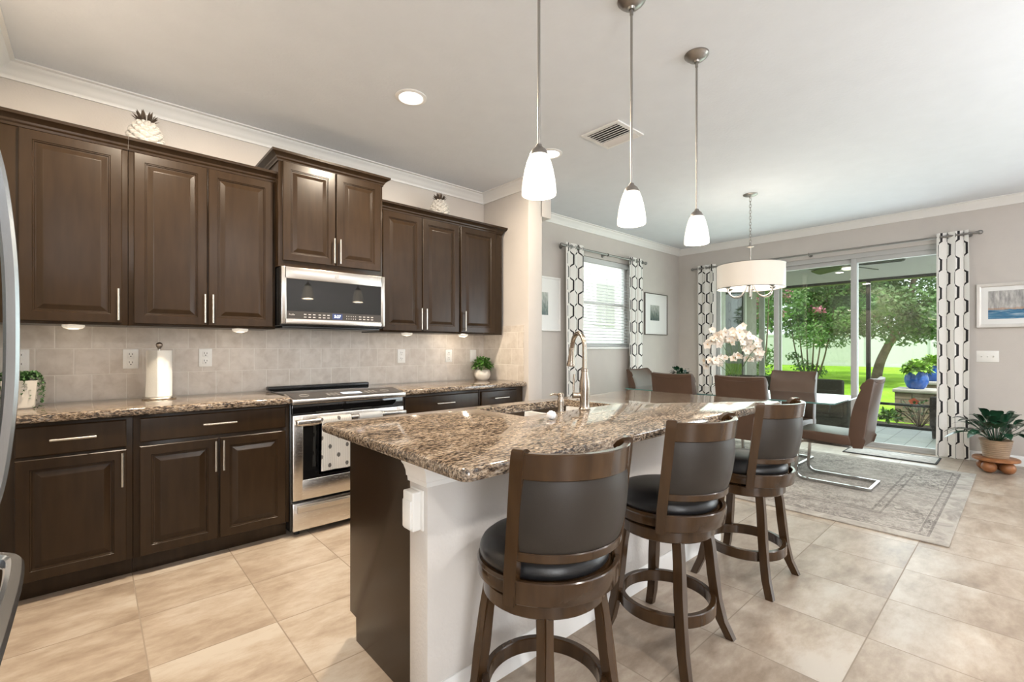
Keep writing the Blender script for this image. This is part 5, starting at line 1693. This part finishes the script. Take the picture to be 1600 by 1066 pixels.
def flower(bm, hb, c, nrm, r):
    nrm = nrm.normalized()
    u, w = frame_axes(nrm)
    for k in range(5):
        a = 2 * PI * k / 5 + 0.3
        d = (u * math.cos(a) + w * math.sin(a)) + nrm * 0.25
        leaf(bm, c, d, r, r * 0.85, 0.1, up=nrm, n=3, fold=0.1)
    nf = len(bm.faces)
    blob(bm, c + nrm * r * 0.12, r * 0.14, 1)
    bm.faces.ensure_lookup_table()
    for f in bm.faces[nf:]:
        f.material_index = 1
bm, hb = BM(), BM()
centre = Vector((0, 0, 0.5))
for i, pts in enumerate(stems):
    n = 15 if i < 5 else 4
    for k in range(n):
        p = pts[-1 - int(k * 0.55)] if i < 5 else pts[-1 - k // 2]
        c = p + Vector((rnd.gauss(0, .05), rnd.gauss(0, .05), rnd.gauss(0.0, .045))) * (1.0 if i < 5 else .55)
        nr = Vector((-0.67, -0.74, 0.1)) + Vector((rnd.gauss(0, .6), rnd.gauss(0, .6), rnd.gauss(0, .5)))
        flower(bm, hb, c, nr, rnd.uniform(0.040, 0.055))
obj('blossoms', bm, M['petal'], t, smooth=0).data.materials.append(M['petalheart'])
hb.free()

t = thing('table_plant', 'small dark green plant in a pot at the far end of the glass table', 'plant', (5.22, 2.80, TZ))
bm = BM(); lathe(bm, [(0.001, 0), (0.045, 0), (0.055, 0.02), (0.062, 0.11), (0.057, 0.11), (0.05, 0.095), (0.001, 0.09)], seg=28); obj('pot', bm, M['ceramic'], t)
bm = BM(); rnd = random.Random(2); bushy(bm, (0.02, -0.02, 0.17), 0.085, 46, 0.085, 0.055, rnd, -0.1, 1.0); obj('foliage', bm, M['darkleaf'], t)

# floor plant on its wheeled wooden stand
PXC, PYC = 6.67, 0.195
t = thing('plant_stand', 'low round wooden plant stand with ball wheels by the baseboard', 'plant stand', (PXC, PYC, 0))
bm = BM(); lathe(bm, [(0.001, 0.118), (0.165, 0.118), (0.172, 0.122), (0.172, 0.140), (0.166, 0.145), (0.001, 0.145)], seg=40); obj('platform', bm, M['planterwood'], t)
for k in range(4):
    a = PI / 4 + PI / 2 * k + 0.3
    bm = BM(); blob(bm, (0.095 * math.cos(a), 0.095 * math.sin(a), 0.059), 0.0585, 3); obj('ball_wheel', bm, M['planterwood'], t)
t = thing('floor_plant', 'dark green peace lily in a ribbed tan pot on the wooden stand', 'plant', (PXC, PYC, 0.1455))
bm = BM()
pr = [(0.001, 0), (0.088, 0)]
for k in range(9):
    z = 0.005 + k * 0.019
    r = 0.090 + 0.030 * z / 0.175
    pr += [(r + 0.003, z + 0.004), (r + 0.003, z + 0.013), (r, z + 0.017)]
pr += [(0.124, 0.180), (0.116, 0.180), (0.11, 0.16), (0.001, 0.155)]
lathe(bm, pr, seg=44); obj('pot', bm, M['clay'], t)
bm = BM(); sb = BM(); rnd = random.Random(14)
for k in range(46):
    a = 2 * PI * k / 46 * 3.0 + rnd.uniform(-.25, .25)
    tier = k / 46
    elev = 0.15 + 1.15 * tier + rnd.uniform(-.1, .15)
    dv = Vector((math.cos(a) * math.cos(elev), math.sin(a) * math.cos(elev), math.sin(elev)))
    p0 = Vector((0.03 * math.cos(a), 0.03 * math.sin(a), 0.16))
    st = rnd.uniform(0.10, 0.20)
    p1 = p0 + dv * st + Vector((0, 0, 0.045))
    if PXC + p1.x + dv.x * 0.26 > XR - 0.02:
        dv.x *= 0.35
    tube(sb, [p0, (p0 + p1) / 2 + Vector((0, 0, 0.01)), p1], 0.003, 5)
    leaf(bm, p1, dv + Vector((0, 0, 0.1)), rnd.uniform(0.19, 0.27), rnd.uniform(0.075, 0.10), 0.55, n=6, fold=0.22)
obj('leaves', bm, M['darkleaf'], t)
obj('stalks', sb, M['darkleaf'], t)

# ================================================================== covered patio and garden
LX = 9.40
bm = BM(); box(bm, XR + 0.15, LX + 0.08, -3.5, 3.40, -0.15, -0.02); struct('floor_patio', bm, M['patio'])
bm = BM(); box(bm, XR + 0.15, LX + 0.30, -3.5, 3.60, 2.62, 2.75); struct('ceiling_patio', bm, M['trim'])
bm = BM(); box(bm, XR + 0.15, LX - 0.10, 3.40, 3.60, -0.15, 2.62); struct('wall_patio', bm, M['stucco'])
bm = BM(); box(bm, LX - 0.08, LX + 0.14, -3.5, 3.40, 2.36, 2.62); struct('trim_5', bm, M['trim'])
# a window in the patio side wall
w4 = structroot('window_4')
bm = BM()
for a, b, c, d in ((7.75, 7.82, 0.1, 2.3), (8.62, 8.70, 0.1, 2.3), (7.75, 8.70, 2.23, 2.30), (7.75, 8.70, 0.1, 0.17)):
    box(bm, a, b, 3.345, 3.41, c, d, 0.004)
struct('window_frame', bm, M['trim'], w4)
bm = BM(); box(bm, 7.82, 8.62, 3.375, 3.39, 0.17, 2.23); struct('pane', bm, M['blackglass'], w4, smooth=0)
# screen frame: header beam, posts, rails
t = thing('screen_enclosure', 'dark bronze screen frame along the outer edge of the patio', 'screen frame', (LX, 0.5, -0.02))
bm = BM(); box(bm, LX - 0.06, LX + 0.10, -3.5, 3.40, 2.315, 2.36, 0.004); obj('header_rail', bm, M['bronzealu'], t, world=True)
for y, m_, hw in ((1.715, 'bronzealu', 0.028), (-0.6, 'bronzealu', 0.028), (3.34, 'alu', 0.045)):
    bm = BM(); box(bm, LX - 0.028, LX + 0.028, y - hw, y + hw, -0.02, 2.34, 0.003); obj('post', bm, M[m_], t, world=True)
for z in (0.0, 0.345):
    bm = BM(); box(bm, LX - 0.025, LX + 0.025, -3.5, 3.30, z - 0.018, z + 0.022, 0.003); obj('rail', bm, M['bronzealu'], t, world=True)

# patio ceiling fan
t = thing('ceiling_fan', 'dark patio ceiling fan with a lit white light kit', 'ceiling fan', (8.30, 1.76, 2.62))
bm = BM(); lathe(bm, [(0.001, 0), (0.07, 0), (0.06, -0.03), (0.018, -0.04), (0.016, -0.10), (0.09, -0.105), (0.115, -0.13), (0.11, -0.175), (0.06, -0.19), (0.001, -0.191)], seg=32); obj('motor', bm, M['bronzealu'], t)
bm = BM(); lathe(bm, [(0.001, -0.190), (0.075, -0.193), (0.08, -0.21), (0.055, -0.225), (0.001, -0.23)], seg=28); obj('light_kit', bm, M['drumin'], t)
for k in range(5):
    a = 2 * PI * k / 5 + 0.95
    bm = BM()
    pts = [(0.09, -0.02), (0.16, -0.035), (0.22, -0.075), (0.62, -0.09), (0.65, -0.05), (0.65, 0.05), (0.62, 0.09), (0.22, 0.075), (0.16, 0.035), (0.09, 0.02)]
    prism(bm, pts, 'z', -0.115, -0.103)
    move(bm, Matrix.Translation((0, 0, -0.002)))
    move(bm, Matrix.Rotation(a, 4, 'Z') @ Matrix.Translation((0, 0, -0.165)) @ Matrix.Rotation(math.radians(17), 4, 'X') @ Matrix.Translation((0, 0, 0.11)))
    obj('blade', bm, M['fanwood'], t)

# wicker patio chairs
def wicker(label, loc, rz, cushion=True):
    t = thing('patio_chair', label, 'chair', loc, rz, 'wicker chairs on the patio')
    bm = BM()
    box(bm, -0.36, 0.36, -0.36, 0.36, 0.14, 0.32, 0.03)
    box(bm, -0.36, 0.36, -0.40, -0.28, 0.30, 0.82, 0.035)
    obj('woven_body', bm, M['wicker'], t)
    for s in (-1, 1):
        bm = BM(); box(bm, s * 0.36 - 0.05, s * 0.36 + 0.05, -0.36, 0.36, 0.14, 0.58, 0.03); obj('armrest', bm, M['wicker'], t)
        for y in (-0.34, 0.33):
            bm = BM(); cyl(bm, (s * 0.36, y, 0.0), (s * 0.36, y, 0.16), 0.02, 0.03, 10); obj('leg', bm, M['wicker'], t)
    bm = BM(); box(bm, -0.30, 0.30, -0.27, 0.36, 0.32, 0.44, 0.035, 3); obj('seat_cushion', bm, M['cushion'], t)
    return t
W1 = wicker('dark wicker patio chair outside, just right of the far-side dining chair', (7.95, 2.02, -0.02), -PI / 2)
dup(W1, (8.15, 2.96, -0.02), -PI / 2 + 0.05, 'dark wicker patio chair with slate cushion outside, right of the orchids')
dup(W1, (8.75, 0.37, -0.02), PI / 2 - 0.5, 'dark wicker patio chair half behind the right door curtain')

# ground, lawn
def ground_z(x):
    return -0.10 + max(0.0, min(1.0, (x - 10.5) / 18.0)) * 0.36
bm = BM()
grid(bm, lambda u, v: (LX + 0.02 + 30 * u, -22 + 55 * v, ground_z(LX + 30 * u)), 30, 30)
g = obj('lawn', bm, M['grass']); g['kind'] = 'stuff'; tag(g, 'bright green lawn between the patio and the white fence', 'lawn')
bm = BM(); grid(bm, lambda u, v: (LX + 0.05 + 0.9 * u, -3.4 + 6.6 * v, -0.06 + 0.012 * math.sin(v * 40) * math.sin(u * 9)), 12, 60)
g = obj('garden_bed', bm, M['mulch']); g['kind'] = 'structure'
# planter walls with caps
def stone_wall(label, x0, x1, y0, y1, z1):
    t = thing('stone_planter', label, 'planter wall', ((x0 + x1) / 2, (y0 + y1) / 2, -0.12))
    bm = BM(); box(bm, x0, x1, y0, y1, -0.12, z1 - 0.06); obj('stacked_blocks', bm, M['stone'], t, world=True)
    bm = BM(); box(bm, x0 - 0.03, x1 + 0.03, y0 - 0.03, y1 + 0.03, z1 - 0.06, z1, 0.012); obj('cap', bm, M['capstone'], t, world=True)
stone_wall('low tan stacked-stone wall outside carrying the blue glazed pot', 10.75, 11.35, -1.6, 1.58, 0.50)
stone_wall('taller tan stone wall step behind, partly hidden by the curtain', 11.70, 12.30, -1.6, 1.32, 0.60)
def blue_pot(label, loc, s, seed):
    t = thing('glazed_pot', label, 'plant pot', loc, 0, 'blue pots on the garden walls')
    bm = BM(); lathe(bm, [(0.001, 0), (0.08, 0), (0.11, 0.03), (0.136, 0.10), (0.137, 0.155), (0.118, 0.215), (0.126, 0.230), (0.126, 0.245), (0.114, 0.245), (0.11, 0.22), (0.001, 0.21)], seg=36); obj('pot', bm, M['blueglaze'], t)
    bm = BM(); bushy(bm, (0, 0, 0.265), 0.15, 560, 0.075, 0.05, random.Random(seed), 0.15, 0.9); obj('foliage', bm, M['potleaf'], t, smooth=0)
    t.scale = (s, s, s)
    return t
blue_pot('round cobalt blue pot of bright green leaves on the stone wall', (11.03, 1.315, 0.50), 1.25, 4)
blue_pot('second blue pot of green leaves, half hidden by the curtain', (11.98, 1.19, 0.60), 1.20, 6)

def foliage_cloud(bm, clumps, n, lsize, rnd):
    tot = sum(c[1] ** 2 for c in clumps)
    for (c, r, sz) in clumps:
        for _ in range(int(n * r * r / tot)):
            d = Vector((rnd.gauss(0, 1), rnd.gauss(0, 1), rnd.gauss(0, 1))).normalized()
            p = Vector(c) + Vector((d.x, d.y, d.z * sz)) * r * (rnd.random() ** 0.38)
            a = Vector((rnd.gauss(0, 1), rnd.gauss(0, 1), rnd.gauss(0, .7))).normalized()
            b = a.cross(Vector((rnd.gauss(0, 1), rnd.gauss(0, 1), rnd.gauss(0, 1)))).normalized()
            s = lsize * rnd.uniform(0.6, 1.3)
            vs = [bm.verts.new(p + a * s), bm.verts.new(p + b * s * .45), bm.verts.new(p - a * s), bm.verts.new(p - b * s * .45)]
            bm.faces.new(vs)
def tree(name, label, base, trunks, clumps, n, lsize, leafmat, seed, blossoms=None, group=None):
    t = thing(name, label, 'tree' if 'shrub' not in name else 'shrub', base, 0, group)
    rnd = random.Random(seed)
    if trunks:
        bm = BM()
        for pts, r0, r1 in trunks:
            P = smooth_path(pts, 5)
            tube(bm, P, [r0 + (r1 - r0) * i / (len(P) - 1) for i in range(len(P))], 9)
        obj('trunk', bm, M['bark'], t)
    bm = BM(); foliage_cloud(bm, clumps, n, lsize, rnd); obj('foliage', bm, M[leafmat], t, smooth=0)
    if blossoms:
        bm = BM(); foliage_cloud(bm, blossoms[0], blossoms[1], blossoms[2], rnd); obj('blossoms', bm, M[blossoms[3]], t, smooth=0)
    return t
rnd = random.Random(77)
# the oak, right of the dark post
oc = []
for k in range(34):
    a, h = rnd.uniform(0, 2 * PI), rnd.uniform(0, 1)
    rr_ = rnd.uniform(0.8, 3.3)
    oc.append(((rr_ * math.cos(a) + 0.3, rr_ * math.sin(a) - 1.0, 2.0 + h * 3.2 - 0.10 * rr_), rnd.uniform(0.55, 1.0), 0.75))
oc += [((0.2, -2.0, 1.35), 0.55, 0.8), ((-0.6, -2.9, 1.25), 0.6, 0.8), ((0.4, -3.6, 1.5), 0.7, 0.8), ((0.2, -1.2, 1.8), 0.6, .7), ((-0.5, -3.9, 2.4), 0.8, .8)]
tree('oak_tree', 'large leafy green tree with leaning trunk right of the dark patio post', (20.0, 3.45, ground_z(20) - 0.03),
     [([(0, 0, 0), (0.05, -0.12, 0.7), (0.1, -0.42, 1.5), (0.2, -0.75, 2.4), (0.3, -1.0, 3.6)], 0.16, 0.07), ([(0.1, -0.4, 1.4), (0.3, -1.3, 2.1), (0.3, -2.5, 2.6)], 0.09, 0.03), ([(0.1, -0.5, 1.7), (0, 0.3, 2.5), (0, 1.1, 3.3)], 0.08, 0.03)],
     oc, 30000, 0.075, 'oakleaf', 31)
# crape myrtle seen through the middle panel
mc = []
for k in range(20):
    a = rnd.uniform(0, 2 * PI)
    rr_ = rnd.uniform(0.3, 1.7)
    mc.append(((rr_ * math.cos(a), rr_ * math.sin(a), rnd.uniform(1.5, 3.9)), rnd.uniform(0.35, 0.75), 0.9))
mc += [((-0.1, 0.2, 0.55), 0.35, .8), ((0.1, -0.2, 0.4), 0.3, .8), ((0, 0.5, 0.9), 0.25, .7)]
pc = [((rnd.uniform(-1.4, 1.0), rnd.uniform(-1.7, 1.7), rnd.uniform(2.1, 3.6)), 0.22, 0.8) for _ in range(9)]
tree('crape_myrtle', 'multi-stemmed crape myrtle with pink blossoms before the white fence', (18.6, 5.05, ground_z(18.6) - 0.03),
     [([(0.05 * k - .1, 0.08 * k - .2, 0), (0.08 * k - .15, 0.2 * k - .5, 1.0), (0.15 * k - .3, 0.32 * k - .8, 2.6)], 0.035, 0.012) for k in range(6)],
     mc, 13000, 0.055, 'myrtleleaf', 33, (pc, 420, 0.06, 'pink'))
mc2 = [((rnd.uniform(-.7, .7), rnd.uniform(-.8, .8), rnd.uniform(0.5, 4.2)), rnd.uniform(0.3, 0.6), 1.0) for _ in range(18)]
pc2 = [((rnd.uniform(-.7, .5), rnd.uniform(-.8, .8), rnd.uniform(1.8, 3.8)), 0.25, 0.8) for _ in range(7)]
tree('flowering_shrub', 'tall pink-flowering shrub seen through the left door panel', (13.8, 5.15, ground_z(13.8) - 0.03),
     [([(0, 0.1 * k - .2, 0), (0.05 * k - .1, 0.2 * k - .4, 1.4), (0.1 * k - .2, 0.25 * k - .5, 3.0)], 0.03, 0.01) for k in range(5)],
     mc2, 5000, 0.06, 'myrtleleaf', 35, (pc2, 380, 0.05, 'pink'))
# trees beyond the fence
k = 0
for (x, y, h, rad, lab) in ((33.5, 21.5, 7.5, 3.6, 'leafy tree beyond the fence at the far left of the garden'), (33.0, 14.0, 7.0, 3.8, 'bright leafy tree beyond the fence behind the crape myrtle'),
                            (34.0, 7.5, 8.0, 3.8, 'leafy tree beyond the fence between crape myrtle and oak'), (34.0, 0.5, 8.0, 4.2, 'leafy tree beyond the fence behind the oak')):
    cl = []
    for q in range(26):
        a = rnd.uniform(0, 2 * PI)
        rr_ = rnd.uniform(0.2, rad)
        cl.append(((rr_ * math.cos(a) * .7, rr_ * math.sin(a), rnd.uniform(1.6, h)), rnd.uniform(1.0, 1.7), 0.8))
    tree('garden_tree', lab, (x, y, 0.2), [([(0, 0, 0), (0.1, 0.1, 1.5), (0, 0.3, h * 0.6)], 0.20, 0.08)], cl, 15000, 0.19, 'limeleaf' if k < 2 else 'oakleaf', 50 + k, None, 'trees beyond the fence')
    k += 1
t = thing('garden_fence', 'long white vinyl privacy fence at the back of the lawn', 'fence', (30.0, 5.0, 0.2))
bm = BM(); box(bm, 29.98, 30.02, -12, 26, 0.22, 2.0); obj('fence_panel', bm, M['fence'], t, world=True)
bm = BM(); box(bm, 29.95, 30.05, -12, 26, 1.95, 2.05); box(bm, 29.95, 30.05, -12, 26, 0.25, 0.38); obj('fence_rail', bm, M['fence'], t, world=True)
for q in range(16):
    y = -12 + q * 2.5
    bm = BM(); box(bm, 29.93, 30.07, y - 0.065, y + 0.065, 0.1, 2.12, 0.01); obj('fence_post', bm, M['fence'], t, world=True)

# hibiscus and low plants in the bed by the patio
t = thing('hibiscus_shrub', 'small dark hibiscus shrub with one coral flower beside the patio rail', 'shrub', (9.78, 1.13, -0.06))
bm = BM(); rnd = random.Random(9)
for k in range(16):
    a = rnd.uniform(0, 2 * PI)
    e = Vector((0.24 * math.cos(a), 0.30 * math.sin(a), rnd.uniform(0.25, 0.48)))
    tube(bm, smooth_path([(0, 0, 0), e * 0.5 + Vector((0, 0, .04)), e], 4), 0.006, 5)
obj('stems', bm, M['bark'], t)
bm = BM(); bushy(bm, (0, 0, 0.26), 0.30, 130, 0.075, 0.04, rnd, -0.4, 0.75); obj('foliage', bm, M['oakleaf'], t, smooth=0)
bm = BM(); hb = BM(); flower(bm, hb, Vector((-0.14, 0.05, 0.44)), Vector((-1, -.2, .3)), 0.075); hb.free(); obj('blossom', bm, M['coral'], t).data.materials.append(M['petalheart'])
for i, (x, y, s) in enumerate(((9.85, 1.95, 1.0), (9.8, 1.52, 0.85))):
    bm = BM(); bushy(bm, (0, 0, 0.12), 0.22 * s, 200, 0.11, 0.045, random.Random(60 + i), -0.1, 0.7)
    p = tag(obj('low_plant', bm, M['limeleaf'], smooth=0), ('low bright green plant left of the dark patio post' , 'low bright green plant between the patio post and the hibiscus')[i], 'plant', 'low plants in the garden bed')
    p.location = (x, y, -0.06)

# neighbouring house seen through the blind
t = thing('neighbour_house', 'pale neighbouring house seen through the white window blind', 'house', (9.0, 9.2, -0.1))
bm = BM(); box(bm, 3.0, 15.0, 9.0, 12.0, -0.2, 6.0); obj('wall', bm, M['stuccopale'], t, world=True)
bm = BM(); prism(bm, [(8.5, 5.95), (8.5, 6.10), (12.0, 7.6), (12.0, 5.95)], 'x', 2.6, 15.4); obj('roof', bm, M['roof'], t, world=True)
bm = BM(); box(bm, 11.55, 12.65, 8.95, 9.02, 1.95, 3.35, 0.01); wf = obj('window', bm, M['trim'], t, world=True)
bm = BM(); box(bm, 11.63, 12.57, 8.94, 8.952, 2.03, 3.27); obj('pane', bm, M['alu'], wf, world=True, smooth=0)
bm = BM(); box(bm, -3.0, 9.4, W + 0.15, 9.0, -0.22, -0.05); box(bm, 9.4, 15.0, 5.6, 9.0, -0.22, -0.03); g = obj('pale_bounce_ground', bm, M['capstone']); g['kind'] = 'structure'  # unseen pale ground, added to keep green lawn bounce off wall and blind
